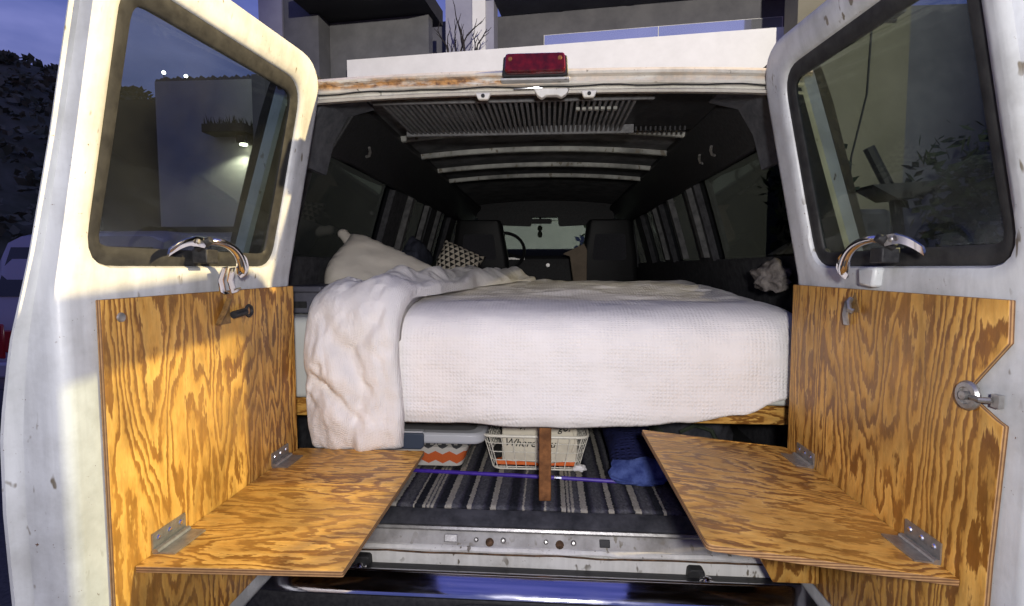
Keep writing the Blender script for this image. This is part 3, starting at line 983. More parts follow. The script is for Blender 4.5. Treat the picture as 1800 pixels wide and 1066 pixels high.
# rear vent grille in the roof
bb = B(); box(bb, (-.52, .15, 1.9445), (.60, .66, 1.950))
vent = obj('vent_grille', bb, M['black_plastic'], van, smooth=0)
for k in range(46):
    x = -.495 + k * .0178
    bb = B(); prism(bb, [(x - .0042, 1.918), (x + .0042, 1.918), (x + .003, 1.944), (x - .003, 1.944)], 'y', .175, .56)
    obj('slat', bb, M['vent'], vent, smooth=0)
for yy, h in ((.565, .032), (.168, .03)):
    bb = B(); box(bb, (-.52, yy - .006, 1.943 - h), (.36, yy + .006, 1.944)); obj('frame_bar', bb, M['vent'], vent, bevel=.002)
for k in range(58):
    x = -.50 + k * .0186
    bb = B(); box(bb, (x - .0032, .60, 1.928), (x + .0032, .625, 1.944)); obj('tooth', bb, M['vent_dark'], vent, smooth=0)
bb = B(); box(bb, (-.35, .30, 1.926), (-.22, .42, 1.9435)); obj('light_cover', bb, M['vent'], vent, bevel=.003)
bb = B()
for k in range(7):
    box(bb, (.125 + k * .020, .245, 1.909), (.137 + k * .020, .262, 1.9175))
tag(obj('vent_tabs', bb, M['rib'], vent, smooth=0))

# rear header with drip channels, brackets and rust
bb = B()
prof = [(.085, 1.908), (.03, 1.892), (.004, 1.885), (-.004, 1.890), (.010, 1.897), (.012, 1.902), (-.008, 1.906), (-.012, 1.911), (-.002, 1.914), (-.002, 1.926),
        (-.016, 1.930), (-.020, 1.936), (-.012, 1.945), (.03, 1.955), (.105, 1.968), (.112, 1.962), (.112, 1.915)]
rings = []
for i in range(41):
    x = lerp(-.74, .74, i / 40)
    sag = -.018 * (abs(x) / .74) ** 3
    rings.append([(x, y + .006 * (abs(x) / .74) ** 2, z + sag) for y, z in prof])
loft(bb, rings)
header = obj('rear_header', bb, M['paint_rust'], van)
for x in (-.146, .148):
    bb = B(); prism(bb, [(x - .022, 1.886), (x + .022, 1.886), (x + .014, 1.868), (x - .014, 1.868)], 'y', -.012, .004); o = obj('hinge_tab', bb, M['paint_rust'], header, bevel=.003)
    bb = B(); lathe(bb, [(0, 0), (.0055, 0), (.0055, .003), (0, .003)], 10, Matrix.Translation((x, -.0125, 1.877)) @ Matrix.Rotation(R(90), 4, 'X')); obj('tab_hole', bb, M['rubber'], header)
bb = B()
prism(bb, [(-.005, 1.892), (.095, 1.892), (.085, 1.876), (.072, 1.868), (.060, 1.874), (.030, 1.874), (.018, 1.866), (.006, 1.874)], 'y', -.018, .006)
obj('door_striker', bb, M['sill_paint'], header, bevel=.003)
bb = B(); tube(bb, [(-.06, -.014, 1.893), (.0, -.016, 1.8945), (.02, -.014, 1.894)], .0022, 6); obj('striker_rod', bb, M['chrome'], header)
bb = B(); tube(bb, [(lerp(-.70, .70, i / 30), -.006 + .004 * math.sin(i * .9), 1.9005 - .016 * (abs(lerp(-.7, .7, i / 30)) / .74) ** 3 + .0015 * math.sin(i * 1.7)) for i in range(31)], .0022, 5)
obj('seal_bead', bb, M['rubber'], header)

# third brake light on the header
bl = B()
rp = round_poly([(-.090, 1.9160), (.090, 1.9160), (.086, 1.9700), (-.086, 1.9700)], .008, 4)
loft(bl, [[(x, y, z) for x, z in rp] for y in (-.012, -.045)])
brake = obj('brake_light', bl, M['black_plastic'], van, bevel=.003)
bb = B()
rp = round_poly([(-.082, 1.9200), (.082, 1.9200), (.079, 1.9680), (-.079, 1.9680)], .010, 5)
rin = round_poly([(-.079, 1.9230), (.079, 1.9230), (.076, 1.9650), (-.076, 1.9650)], .010, 5)
loft(bb, [[(x, -.0455, z) for x, z in rp], [(x, -.066, z) for x, z in rp], [(x, -.071, z) for x, z in rin]])
lens = obj('lens', bb, M['red_lens'], brake)
for x in (-.066, .066):
    bb = B(); lathe(bb, [(0, 0), (.006, 0), (.005, .003), (0, .003)], 12, Matrix.Translation((x, -.0712, 1.9520)) @ Matrix.Rotation(R(90), 4, 'X')); obj('screw', bb, M['leg_wood'], brake)
bb = B(); box(bb, (-.094, -.040, 1.9085), (.094, .0, 1.9145)); obj('mount_plate', bb, M['paint'], brake, bevel=.002)

# rear corner posts: near-black all over with a pale moulding, seen through the door panes
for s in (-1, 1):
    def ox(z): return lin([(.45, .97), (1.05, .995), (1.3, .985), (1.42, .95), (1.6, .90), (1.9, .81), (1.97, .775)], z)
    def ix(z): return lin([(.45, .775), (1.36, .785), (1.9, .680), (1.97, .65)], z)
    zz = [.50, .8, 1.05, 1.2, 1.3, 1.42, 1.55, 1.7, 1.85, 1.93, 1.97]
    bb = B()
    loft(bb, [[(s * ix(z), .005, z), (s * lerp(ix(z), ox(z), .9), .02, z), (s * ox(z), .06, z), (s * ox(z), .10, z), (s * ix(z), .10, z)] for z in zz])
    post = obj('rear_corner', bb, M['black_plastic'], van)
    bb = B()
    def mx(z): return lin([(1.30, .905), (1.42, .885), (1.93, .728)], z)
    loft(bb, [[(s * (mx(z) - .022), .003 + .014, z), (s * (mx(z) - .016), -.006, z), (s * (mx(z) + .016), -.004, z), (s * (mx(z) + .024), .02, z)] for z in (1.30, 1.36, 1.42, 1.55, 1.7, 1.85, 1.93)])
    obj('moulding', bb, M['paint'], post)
    # white door jamb facing inwards
    bb = B()
    loft(bb, [[(s * (ix(z) - .012), .012, z), (s * (ix(z) - .001), .012, z), (s * (ix(z) - .001), .055, z), (s * (ix(z) - .012), .055, z)] for z in zz if z < 1.9])
    obj('door_jamb', bb, M['paint'], van)
    bb = B(); box(bb, (s * .745, .02, .68), (s * .93, .09, 1.30)); 

# floor, sill, threshold
bb = B(); box(bb, (-.93, .03, .60), (.93, 4.3, .655)); obj('floor', bb, M['rubber'], van, smooth=0)
bb = B(); prism(bb, [(.05, .660), (.028, .657), (.002, .637), (.0, .630), (.02, .60), (.05, .60)], 'x', -.735, .735); obj('floor_edge', bb, M['dark_cloth'], van)
bb = B(); prism(bb, [(.0, .6285), (-.010, .630), (-.014, .624), (-.010, .617), (.004, .616)], 'x', -.735, .735); obj('threshold_strip', bb, M['steel'], van)
bb = B(); prism(bb, [(.02, .6155), (-.006, .6155), (-.026, .584), (-.026, .57), (.02, .57)], 'x', -.735, .735); sill = obj('rear_sill', bb, M['sill_metal'], van)
def sillpt(x, t): return (x, lerp(-.006, -.026, t) - .002, lerp(.6155, .584, t))
for x0 in (-.13, .075):
    for dx, w in ((-.04, .012), (0, .02), (.04, .014)):
        bb = B()
        p = Vector(sillpt(x0 + dx, .55 if dx else .7))
        lathe(bb, [(0, 0), (w * .62, 0), (w * .5, .003), (w * .25, .007), (0, .007)], 12, Matrix.Translation(p) @ Matrix.Rotation(R(58), 4, 'X'))
        obj('sill_bolt', bb, M['steel'] if dx else M['grime'], sill)
for x0, w in ((.205, .030), (-.245, .04)):
    bb = B()
    p = Vector(sillpt(x0, .5))
    box(bb, (-w / 2, -.011, -.001), (w / 2, .011, .004), Matrix.Translation(p) @ Matrix.Rotation(R(58), 4, 'X'))
    obj('latch_plate', bb, M['rubber'] if x0 > 0 else M['steel'], sill, bevel=.002)
bb = B()
rings = []
for i in range(31):
    x = lerp(-.735, .735, i / 30)
    j = .0022 * fbm((x * 9, 2, 0)) * 2
    rings.append([(x, -.020, .584), (x, -.034, .583 + j), (x, -.042, .576 + j), (x, -.040, .570 + j), (x, -.020, .568)])
loft(bb, rings); obj('sill_lip', bb, M['sill_paint'], van)
bb = B(); tube(bb, [(lerp(-.72, .72, i / 40), -.0425, .5685 + .004 * fbm((i * .21, 0, 5))) for i in range(41)], .0028, 5); obj('sealant_line', bb, M['grime'], van)
bb = B(); box(bb, (-.80, -.036, .46), (.80, .02, .567)); obj('rear_valance', bb, M['sill_paint'], van, bevel=.004)
bb = B(); lathe(bb, [(0, 0), (.012, 0), (.009, .006), (0, .006)], 12, Matrix.Translation((.03, -.037, .508)) @ Matrix.Rotation(R(90), 4, 'X')); obj('valance_plug', bb, M['rubber'], van)
for x in (-.50, .455):
    bb = B(); prism(bb, [(x - .026, .50), (x + .026, .50), (x + .022, .553), (x + .016, .559), (x - .016, .559), (x - .022, .553)], 'y', -.066, -.037); obj('bump_stop', bb, M['rubber'], van, bevel=.003)

# chrome bumper bar
bb = B()
bprof = [(-.040, .530), (-.070, .538), (-.090, .541), (-.097, .547), (-.105, .549), (-.114, .547), (-.132, .534), (-.147, .521), (-.153, .515), (-.157, .507), (-.154, .501), (-.158, .493), (-.162, .34), (-.14, .32), (-.05, .40)]
rings = []
for i in range(49):
    x = lerp(-1.0, 1.0, i / 48)
    e = max(0.0, (abs(x) - .66) / .34)
    rings.append([(x, y + .06 * e * e, z) for y, z in bprof])
vr = loft(bb, rings)
bumper = obj('bumper', bb, M['bumper'], van, smooth=50, mats=[M['bumper'], M['black_plastic']])
for f in bumper.data.polygons:
    c = f.center
    if c.z < .497 or (c.y > -.091 and c.z > .50 and abs(f.normal.z) > .6):
        f.material_index = 1
for x, y, z in ((-.50, -.082, .540), (.475, -.084, .541), (-.50, -.164, .44), (.62, -.164, .44)):
    bb = B()
    mt = Matrix.Translation((x, y, z)) if z > .5 else Matrix.Translation((x, y, z)) @ Matrix.Rotation(R(90), 4, 'X')
    lathe(bb, [(0, 0), (.020, 0), (.018, .003), (.009, .004), (.0085, .009), (0, .011)], 14, mt); obj('bolt', bb, M['chrome'], bumper)
# plate recess and licence plate
bb = B(); tube(bb, [(-.21, -.166, .46), (-.20, -.170, .490), (-.17, -.172, .496), (.15, -.172, .496), (.19, -.170, .488), (.205, -.166, .46)], .006, 8); obj('plate_rail', bb, M['black_plastic'], bumper)
bb = B()
rp = round_poly([(-.172, .33), (.152, .33), (.152, .486), (-.172, .486)], .012, 4)
loft(bb, [[(x, y, z) for x, z in rp] for y in (-.1665, -.1645)])
plate = obj('licence_plate', bb, M['plate'], bumper)
tm = text_mesh('MEDIC', .030, 0, .0006)
bmesh.ops.transform(tm, matrix=Matrix.Translation((.0, -.1672, .4605)) @ Matrix.Rotation(R(90), 4, 'X'), verts=tm.verts)
obj('plate_lettering', tm, M['white_print'], bumper, smooth=0)
bb = B()
shield = [(-.083, .481), (-.062, .481), (-.062, .471), (-.0725, .457), (-.083, .471), (-.083, .481)]
tube(bb, [(x, -.1675, z) for x, z in shield], .0014, 5)
tube(bb, [(-.078, -.1675, .472), (-.0735, -.1675, .466), (-.066, -.1675, .477)], .0014, 5)
obj('shield_mark', bb, M['white_print'], bumper)
bb = B(); box(bb, (.112, -.1675, .457), (.140, -.1668, .482)); obj('plate_sticker', bb, M['white_print'], bumper, smooth=0)

# ---------------------------------------------------------------- cab
bb = B()
loft(bb, [[(x, y, z) for y, z in ((3.62, 1.885), (3.62, 2.04), (3.8, 2.04), (3.9, 1.98), (3.9, 1.90))] for x in (-.76, .76)])
obj('front_header', bb, M['black_plastic'], van)
for s in (-1, 1):
    bb = B(); loft(bb, [[(s * .80, 3.55, 1.40), (s * .90, 3.55, 1.40), (s * .90, 4.3, 1.40), (s * .80, 4.3, 1.40)], [(s * .74, 3.55, 1.95), (s * .82, 3.55, 1.95), (s * .82, 3.95, 1.95), (s * .74, 3.95, 1.95)]])
    obj('front_pillar', bb, M['lining_grey'], van)
    bb = B()
    rp = round_poly([(s * .13, 1.79), (s * .64, 1.81), (s * .66, 1.93), (s * .12, 1.93)], .025, 4)
    loft(bb, [[(x, y, z) for x, z in rp] for y in (3.56, 3.59)])
    obj('sun_visor', bb, M['black_plastic'], van)
bb = B(); loft(bb, [[(-.80, 4.42, 1.48), (.80, 4.42, 1.48), (.73, 3.92, 1.95), (-.73, 3.92, 1.95)], [(-.80, 4.426, 1.484), (.80, 4.426, 1.484), (.73, 3.926, 1.954), (-.73, 3.926, 1.954)]])
obj('windshield', bb, M['glass'], van)
bb = B(); loft(bb, [[(x, y, z) for y, z in ((3.75, .7), (3.68, 1.25), (3.70, 1.50), (3.80, 1.585), (4.35, 1.575), (4.4, .7))] for x in (-.86, -.3, .3, .86)])
dash = obj('dashboard', bb, M['black_plastic'], van, bevel=.02)
bb = B(); box(bb, (-.40, 3.665, 1.475), (-.20, 3.69, 1.495)); obj('dash_trim', bb, M['steel'], dash)
bb = B(); lathe(bb, [(0, 0), (.02, 0), (.018, .02), (0, .02)], 12, Matrix.Translation((.03, 3.69, 1.42)) @ Matrix.Rotation(R(90), 4, 'X')); obj('dash_knob', bb, M['steel'], dash)
bb = B(); box(bb, (-.88, 4.36, .30), (.88, 4.42, 1.46)); obj('front_panel', bb, M['paint'], van, bevel=.02)
bb = B()
mt = Matrix.Translation((-.40, 3.50, 1.55)) @ Matrix.Rotation(R(62), 4, 'X')
tube(bb, [mt @ Vector((.205 * math.cos(a), .205 * math.sin(a), 0)) for a in (2 * math.pi * i / 32 for i in range(32))], .016, 8, closed=True)
for a in (R(200), R(340), R(90)):
    tube(bb, [mt @ Vector((0, 0, -.03)), mt @ Vector((.19 * math.cos(a), .19 * math.sin(a), 0))], .014, 6)
tube(bb, [mt @ Vector((0, 0, -.02)), mt @ Vector((0, 0, -.3))], .03, 8)
obj('steering_wheel', bb, M['black_plastic'], van)
bb = B()
rp = round_poly([(-.112, 1.828), (.112, 1.828), (.118, 1.865), (.10, 1.875), (-.10, 1.875), (-.118, 1.865)], .012, 3)
loft(bb, [[(x - .05, y, z) for x, z in rp] for y in (3.70, 3.735)])
mir = obj('rearview_mirror', bb, M['black_plastic'], van)
bb = B(); tube(bb, [(-.05, 3.735, 1.86), (-.05, 3.84, 1.92)], .012, 6); obj('mirror_stem', bb, M['black_plastic'], mir)

def seat(xc, w):
    bb = B()
    prof = [(.0, 1.02, 1.0), (.03, 1.30, 1.04), (.055, 1.50, .98), (.075, 1.66, .86), (.09, 1.76, .80), (.10, 1.80, .72)]
    rings = []
    for dy, z, k in prof:
        rp = round_poly([(-w / 2 * k, -.075), (w / 2 * k, -.075), (w / 2 * k, .075), (-w / 2 * k, .075)], .05, 4)
        rings.append([(xc + p.x, 3.12 - dy + p.y, z) for p in rp])
    loft(bb, rings)
    b = obj('front_seat', bb, M['vinyl'], van, bevel=.012)
    bb = B()
    rp = round_poly([(-w * .30, 1.46), (w * .30, 1.46), (w * .26, 1.68), (-w * .26, 1.68)], .03, 4)
    rings = [[(xc + x, lin([(1.3, 3.015), (1.5, 2.99), (1.66, 2.97), (1.8, 2.945)], z) - dy, z) for x, z in rp] for dy in (-.02, .006)]
    loft(bb, rings)
    obj('back_panel', bb, M['seat_cloth'], b)
    bb = B()
    rp = round_poly([(-w / 2, -.05), (w / 2, -.05), (w / 2, .55), (-w / 2, .55)], .06, 4)
    loft(bb, [[(xc + x, 3.1 + y, z) for x, y in rp] for z in (.90, 1.05)])
    obj('seat_cushion', bb, M['vinyl'], b, bevel=.03)
    bb = B(); lathe(bb, [(0, .655), (.2, .655), (.16, .70), (.14, .905), (0, .905)], 14, Matrix.Translation((xc, 3.38, 0)))
    obj('pedestal', bb, M['black_plastic'], b)
seat(-.56, .50)
seat(.55, .48)

# ---------------------------------------------------------------- rear doors
def xin(z): return .722 - (.20 * (z - 1.36) if z > 1.36 else 0)
def xout(z): return lin([(.5, .805), (.85, .825), (1.0, .830), (1.14, .826), (1.28, .800), (1.36, .775), (1.42, .757), (1.6, .712), (1.8, .668), (1.98, .628)], z)
OUT = round_poly([(-.004, .535), (-.738, .535), (-.738, 1.925), (-.004, 1.972)], [.05, .05, .12, .12], 8)
HOLE = round_poly([(-.098, 1.402), (-.690, 1.402), (-.690, 1.868), (-.098, 1.893)], [.062, .06, .07, .075], 8)
CEN = Vector((-.39, 1.62))
def polar(poly, n=128):
    """resample a star-shaped polygon at n angles about CEN"""
    out = []
    m = len(poly)
    for k in range(n):
        a = 2 * math.pi * (k + .5) / n
        d = Vector((math.cos(a), math.sin(a)))
        best = None
        for i in range(m):
            p, q = poly[i] - CEN, poly[(i + 1) % m] - CEN
            e = q - p
            den = d.x * e.y - d.y * e.x
            if abs(den) < 1e-9:
                continue
            t = (p.x * e.y - p.y * e.x) / den
            u = (p.x * d.y - p.y * d.x) / den
            if t > 0 and -1e-6 <= u <= 1 + 1e-6 and (best is None or t < best):
                best = t
        out.append(CEN + d * best)
    return out
def inset(poly, d):
    """move every point towards the inside of its own loop by d"""
    m = len(poly)
    out = []
    for i in range(m):
        t = (poly[(i + 1) % m] - poly[i - 1]).normalized()
        nrm = Vector((-t.y, t.x))
        if nrm.dot(CEN - poly[i]) < 0 and False:
            nrm = -nrm
        out.append(poly[i] + nrm * d)
    return out
PO, PH = polar(OUT), polar(HOLE)

def ring_x(poly, fn, off, s): return [(s * (fn(p.y) + off), p.x, p.y) for p in poly]
def ringf(poly, f, s):
    """x between inner (f=0) and outer (f=1) skin"""
    return [(s * lerp(xin(p.y), xout(p.y), f), p.x, p.y) for p in poly]

def build_door(s):
    bb = B()
    rings = []
    # outer skin from window hole outwards
    rings.append(ringf(inset(PH, -.012), .80, s))
    rings.append(ringf(inset(PH, -.016), .98, s))
    for k in range(1, 12):
        t = k / 12
        pl = [lerp(a, b, t) for a, b in zip(inset(PH, -.02), inset(PO, .006))]
        rings.append(ringf(pl, 1.0, s))
    rings.append(ringf(inset(PO, .004), 1.0, s))
    rings.append(ringf(inset(PO, -.010), .985, s))       # folded skin flange
    rings.append(ringf(inset(PO, -.010), .93, s))
    rings.append(ringf(inset(PO, -.004), .90, s))
    rings.append(ringf(inset(PO, .004), .80, s))         # weatherstrip channel
    rings.append(ringf(inset(PO, .005), .74, s))
    rings.append(ringf(inset(PO, -.001), .70, s))
    rings.append(ringf(PO, .64, s))
    rings.append(ringf(inset(PO, .0015), .40, s))
    rings.append(ringf(inset(PO, .001), .16, s))
    rings.append(ringf(inset(PO, .006), .05, s))
    rings.append(ringf(inset(PO, .016), .0, s))          # inner face
    a0, b0 = inset(PO, .022), inset(PH, -.026)
    for k in range(0, 13):
        t = k / 12
        pl = [lerp(a, b, t) for a, b in zip(a0, b0)]
        rings.append(ringf(pl, .0, s))
    rings.append(ringf(inset(PH, -.016), .02, s))
    rings.append(ringf(inset(PH, -.004), .12, s))
    rings.append(ringf(PH, .28, s))
    rings.append(ringf(PH, .62, s))
    loft(bb, rings, cap=False, closed_path=True)
    d = obj('rear_door', bb, M['paint'], van, smooth=40)
    # rubber gasket
    bb = B()
    g = [ringf(inset(PH, -.0015), .36, s), ringf(inset(PH, .004), .30, s), ringf(inset(PH, .016), .31, s), ringf(inset(PH, .030), .38, s), ringf(inset(PH, .034), .46, s),
         ringf(inset(PH, .034), .66, s), ringf(inset(PH, .0), .72, s), ringf(inset(PH, -.0015), .66, s)]
    loft(bb, g, cap=False, closed_path=True)
    obj('window_seal', bb, M['rubber'], d, smooth=50)
    bb = B()
    loft(bb, [ringf(inset(PH, .031), .52, s), ringf(inset(PH, .031), .58, s)])
    obj('window_glass', bb, M['glass'], d, smooth=0)
    return d

def shelf_hinge(y, s, z, d, ang):
    """butt hinge: leaf on the panel, leaf on the shelf, barrel, screws"""
    bb = B()
    X = s * .711
    box(bb, (X - s * .0035, y - .045, z + .012), (X - s * .0005, y + .045, z + .046))
    mt = Matrix.Translation((X, 0, z)) @ Matrix.Rotation(ang, 4, 'Y')
    b2 = box(bb, (-s * .012, y - .045, .0085), (-s * .046, y + .045, .0115), mt)
    tube(bb, [(X - s * .008, y - .046, z + .012), (X - s * .008, y + .046, z + .012)], .0065, 8)
    h = obj('shelf_hinge', bb, M['steel'], d)
    for dy in (-.03, 0, .03):
        bb = B(); lathe(bb, [(0, 0), (.0055, 0), (.004, .0025), (0, .003)], 8, Matrix.Translation((X - s * .0035, y + dy, z + .033)) @ Matrix.Rotation(R(-90 * s), 4, 'Y'))
        obj('hinge_screw', bb, M['chrome'], d)

doorL = build_door(-1)
doorR = build_door(1)
doorL['label'] = 'left rear door with a warm lit plywood lining'
doorR['label'] = 'right rear door whose plywood lining has a notch'

# --- plywood linings
def panel(poly, s, m, d, name='plywood_panel'):
    bb = B()
    prism(bb, [(y, z) for y, z in poly], 'x', s * .711, s * .7205)
    o = obj(name, bb, m, d, smooth=0, bevel=.0015, mats=[m, M['ply_edge']])
    for f in o.data.polygons:
        if abs(f.normal.x) < .5:
            f.material_index = 1
    return o
panel([(-.008, 1.345), (-.008, .600), (-.676, .600), (-.674, 1.345)], -1, M['plyL'], doorL)
panel([(-.008, 1.352), (-.008, .600), (-.672, .600), (-.680, .95), (-.691, 1.165), (-.676, 1.170), (-.616, 1.198), (-.622, 1.206), (-.690, 1.288), (-.688, 1.352)], 1, M['plyR'], doorR)

# --- fold-down shelves
def shelf(s, width, ang, z, m, d, lbl):
    mt = Matrix.Translation((s * .711, 0, z)) @ Matrix.Rotation(ang, 4, 'Y')
    bb = B()
    y0, y1 = (-.002, -.632)
    rp = round_poly([(-s * .0015, y1), (-s * width, y1 + (.012 if s < 0 else .005)), (-s * width, y0), (-s * .0015, y0)], [.002, .015 if s > 0 else .004, .004, .002], 4)
    loft(bb, [[mt @ Vector((p.x, p.y, zz)) for p in rp] for zz in (-.004, .008)])
    o = obj('fold_down_shelf', bb, m, d, smooth=0, bevel=.001, mats=[m, M['shelf_edge'], M['under_shade']])
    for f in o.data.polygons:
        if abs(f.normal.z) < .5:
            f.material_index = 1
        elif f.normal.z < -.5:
            f.material_index = 2  # downward faces carry the shelf's own shade in their colour
    o['label'] = lbl
    return o
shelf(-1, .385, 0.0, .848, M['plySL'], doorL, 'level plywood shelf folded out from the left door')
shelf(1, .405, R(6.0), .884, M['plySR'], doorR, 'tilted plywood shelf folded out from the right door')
for y in (-.545, -.115):
    shelf_hinge(y, -1, .848, doorL, 0.0)
    shelf_hinge(y, 1, .884, doorR, R(6.0))
# triangular brackets under the shelves
for s, d, zt, m in ((-1, doorL, .843, M['plyL']), (1, doorR, .876, M['plyR'])):
    bb = B()
    prism(bb, [(s * .7095, zt - .004), (s * .54, zt - .004 + (.012 if s > 0 else 0)), (s * .54, zt - .15), (s * .60, .618), (s * .7095, .618)], 'y', -.205, -.193)
    obj('shelf_bracket', bb, m, d, smooth=0)
# bare screw and washer on the left lining
bb = B(); lathe(bb, [(0, 0), (.009, 0), (.008, .003), (.004, .004), (0, .004)], 12, Matrix.Translation((-.711, -.634, 1.312)) @ Matrix.Rotation(R(90), 4, 'Y')); obj('lining_screw', bb, M['steel'], doorL)

def arc(p0, p1, p2, n=10):
    p0, p1, p2 = Vector(p0), Vector(p1), Vector(p2)
    return [(1 - t) ** 2 * p0 + 2 * t * (1 - t) * p1 + t * t * p2 for t in (i / n for i in range(n + 1))]

def strap(bm, pts, widths, thick, wdir):
    """flat curved metal strap swept along pts; wdir = direction of its width"""
    pts = [Vector(p) for p in pts]
    wdir = Vector(wdir).normalized()
    rings = []
    for i, p in enumerate(pts):
        t = (pts[min(i + 1, len(pts) - 1)] - pts[max(i - 1, 0)]).normalized()
        nrm = t.cross(wdir).normalized()
        w = widths[i] if isinstance(widths, (list, tuple)) else widths
        rings.append([p + wdir * w + nrm * thick, p + wdir * w * .5 + nrm * thick * 1.5, p - wdir * w * .5 + nrm * thick * 1.5, p - wdir * w + nrm * thick, p - wdir * w - nrm * thick, p + wdir * w - nrm * thick])
    loft(bm, rings)

def window_latch(s, d):
    """chrome pop-out window latch: two bracket arms, a pivot and a curved lever"""
    def P(y, z, off): return (s * (xin(z) - off), y, z)
    # mirrored in y order: lever goes towards the hinge
    bb = B()
    strap(bb, arc(P(-.535, 1.428, .016), P(-.505, 1.456, .026), P(-.468, 1.452, .026)) + [P(-.446, 1.450, .024)], [.008] * 8 + [.010] * 4, .0025, (-s * .2, .1, 1))
    o = obj('window_latch', bb, M['chrome'], d, smooth=60)
    bb = B()
    lv = [P(-.438, 1.452, .024)] + arc(P(-.424, 1.455, .030), P(-.365, 1.452, .050), P(-.345, 1.398, .054)) + [P(-.334, 1.388, .052)]
    tube(bb, lv, [.0065, .0075] + [.008 + .003 * (i / 10) for i in range(10)] + [.0065], 10)
    strap(bb, lv[8:] + [P(-.318, 1.384, .046)], [.008, .012, .016, .017, .015, .006], .003, (-s * .50, .35, .79))
    obj('latch_lever', bb, M['chrome'], d, smooth=60)
    bb = B(); tube(bb, [P(-.440, 1.438, .004), P(-.440, 1.458, .034)], .009, 10); box(bb, (s * (xin(1.42) - .030), -.440, 1.408), (s * (xin(1.42) + .004), -.400, 1.438)); obj('latch_pivot', bb, M['black_plastic'], d, bevel=.003)
    for y, z in ((-.478, 1.452), (-.410, 1.455)):
        bb = B(); lathe(bb, [(0, 0), (.006, 0), (.005, .003), (0, .004)], 10, Matrix.Translation(P(y, z, .032)) @ Matrix.Rotation(R(-90 * s), 4, 'Y')); obj('latch_rivet', bb, M['steel'], d)
window_latch(-1, doorL)
window_latch(1, doorR)
# hanging wire clip under the left latch
bb = B()
def PL(y, z, off): return (-(xin(z) - off), y, z)
strap(bb, [PL(-.372, 1.400, .03), PL(-.366, 1.372, .02), PL(-.350, 1.345, .016), PL(-.338, 1.338, .018)], .010, .0015, (0, 1, 0.1))
strap(bb, [PL(-.352, 1.398, .035), PL(-.340, 1.370, .026), PL(-.318, 1.340, .022), PL(-.308, 1.350, .028)], .010, .0015, (0, 1, 0.1))
obj('spring_clip', bb, M['chrome'], doorL, smooth=60)
# white catch block under the right latch
bb = B(); prism(bb, [(-.385, 1.400), (-.325, 1.400), (-.330, 1.362), (-.378, 1.358)], 'x', .70, .724); obj('catch_block', bb, M['paint'], doorR, bevel=.006)

# brass plate and dark barrel bolt, upper left lining
bb = B(); prism(bb, [(-.372, 1.268), (-.318, 1.268), (-.322, 1.323), (-.330, 1.326)], 'x', -.711 + .002, -.7108); obj('hasp_plate', bb, M['brass'], doorL, smooth=0)
bb = B(); strap(bb, [(-.706, -.372, 1.270), (-.703, -.350, 1.300), (-.706, -.328, 1.326)], .006, .002, (1, 0, 0)); obj('hasp_arm', bb, M['brass'], doorL)
bb = B(); tube(bb, [(-.700, -.322, 1.288), (-.700, -.275, 1.292)], .009, 10)
mt = Matrix.Translation((-.698, -.262, 1.293)) @ Matrix.Rotation(R(90), 4, 'Y')
tube(bb, [mt @ Vector((.013 * math.cos(a), .013 * math.sin(a), 0)) for a in (2 * math.pi * i / 16 for i in range(16))], .004, 6, closed=True)
obj('barrel_bolt', bb, M['black_plastic'], doorL)
# hook on the right lining
bb = B(); prism(bb, [(-.305, 1.345), (-.270, 1.300), (-.325, 1.302)], 'x', .709, .7108); obj('hook_plate', bb, M['brass'], doorR, smooth=0)
bb = B(); tube(bb, [(.706, -.296, 1.330), (.697, -.302, 1.322), (.694, -.312, 1.308), (.700, -.318, 1.304)], .006, 8); strap(bb, [(.703, -.290, 1.325), (.698, -.290, 1.295), (.703, -.288, 1.272)], .008, .002, (0, 1, 0)); obj('swivel_hook', bb, M['steel'], doorR)
# washer knob and eye in the notch of the right lining
bb = B(); lathe(bb, [(0, 0), (.023, 0), (.024, .004), (.021, .008), (.014, .009), (.013, .005), (.007, .005), (.007, .013), (0, .014)], 20, Matrix.Translation((.7108, -.628, 1.196)) @ Matrix.Rotation(R(-90), 4, 'Y')); obj('washer_bolt', bb, M['steel'], doorR)
bb = B(); tube(bb, [(.704, -.640, 1.196), (.700, -.662, 1.197), (.708, -.672, 1.199)], .0045, 8); box(bb, (.7125, -.679, 1.188), (.7205, -.665, 1.208)); obj('bolt_keeper', bb, M['steel'], doorR)

# ================================================================ bed and bedding
bed = thing('bed_platform', (0, .12, .655), 'wooden bed frame with a square post leg in front', 'bed')
bb = B(); box(bb, (-.90, .125, .918), (.90, .16, .976)); obj('front_rail', bb, M['pine'], bed, bevel=.003)
bb = B(); box(bb, (-.90, .161, .955), (.90, 1.47, .975)); obj('deck', bb, M['pine'], bed, smooth=0)
bb = B(); box(bb, (-.90, 1.43, .905), (.90, 1.465, .954)); obj('rear_rail', bb, M['pine'], bed, smooth=0)
bb = B(); loft(bb, [[(x, y, z) for x, y in ((.012, .096), (.050, .098), (.049, .124), (.011, .124))] for z in (.668, .97)]); obj('leg', bb, M['leg_wood'], bed, bevel=.003)
for x in (-.88, .84):
    bb = B(); box(bb, (x, 1.42, .66), (x + .04, 1.46, .904)); obj('leg', bb, M['leg_wood'], bed, bevel=.003)

bb = B()
nr = 30
rings = []
for i in range(nr + 1):
    x = lerp(-.885, .885, i / nr)
    rings.append([(x, p.x + .006 * fbm((x * 6, p.y * 9, 1)), p.y) for p in round_poly([(.115, .977), (.115, 1.238), (1.46, 1.238), (1.46, .977)], [.02, .035, .035, .02], 4)])
loft(bb, rings)
tag(obj('mattress', bb, M['sheet'], smooth=60), 'thick mattress in a pale fitted sheet on the bed frame', 'mattress')

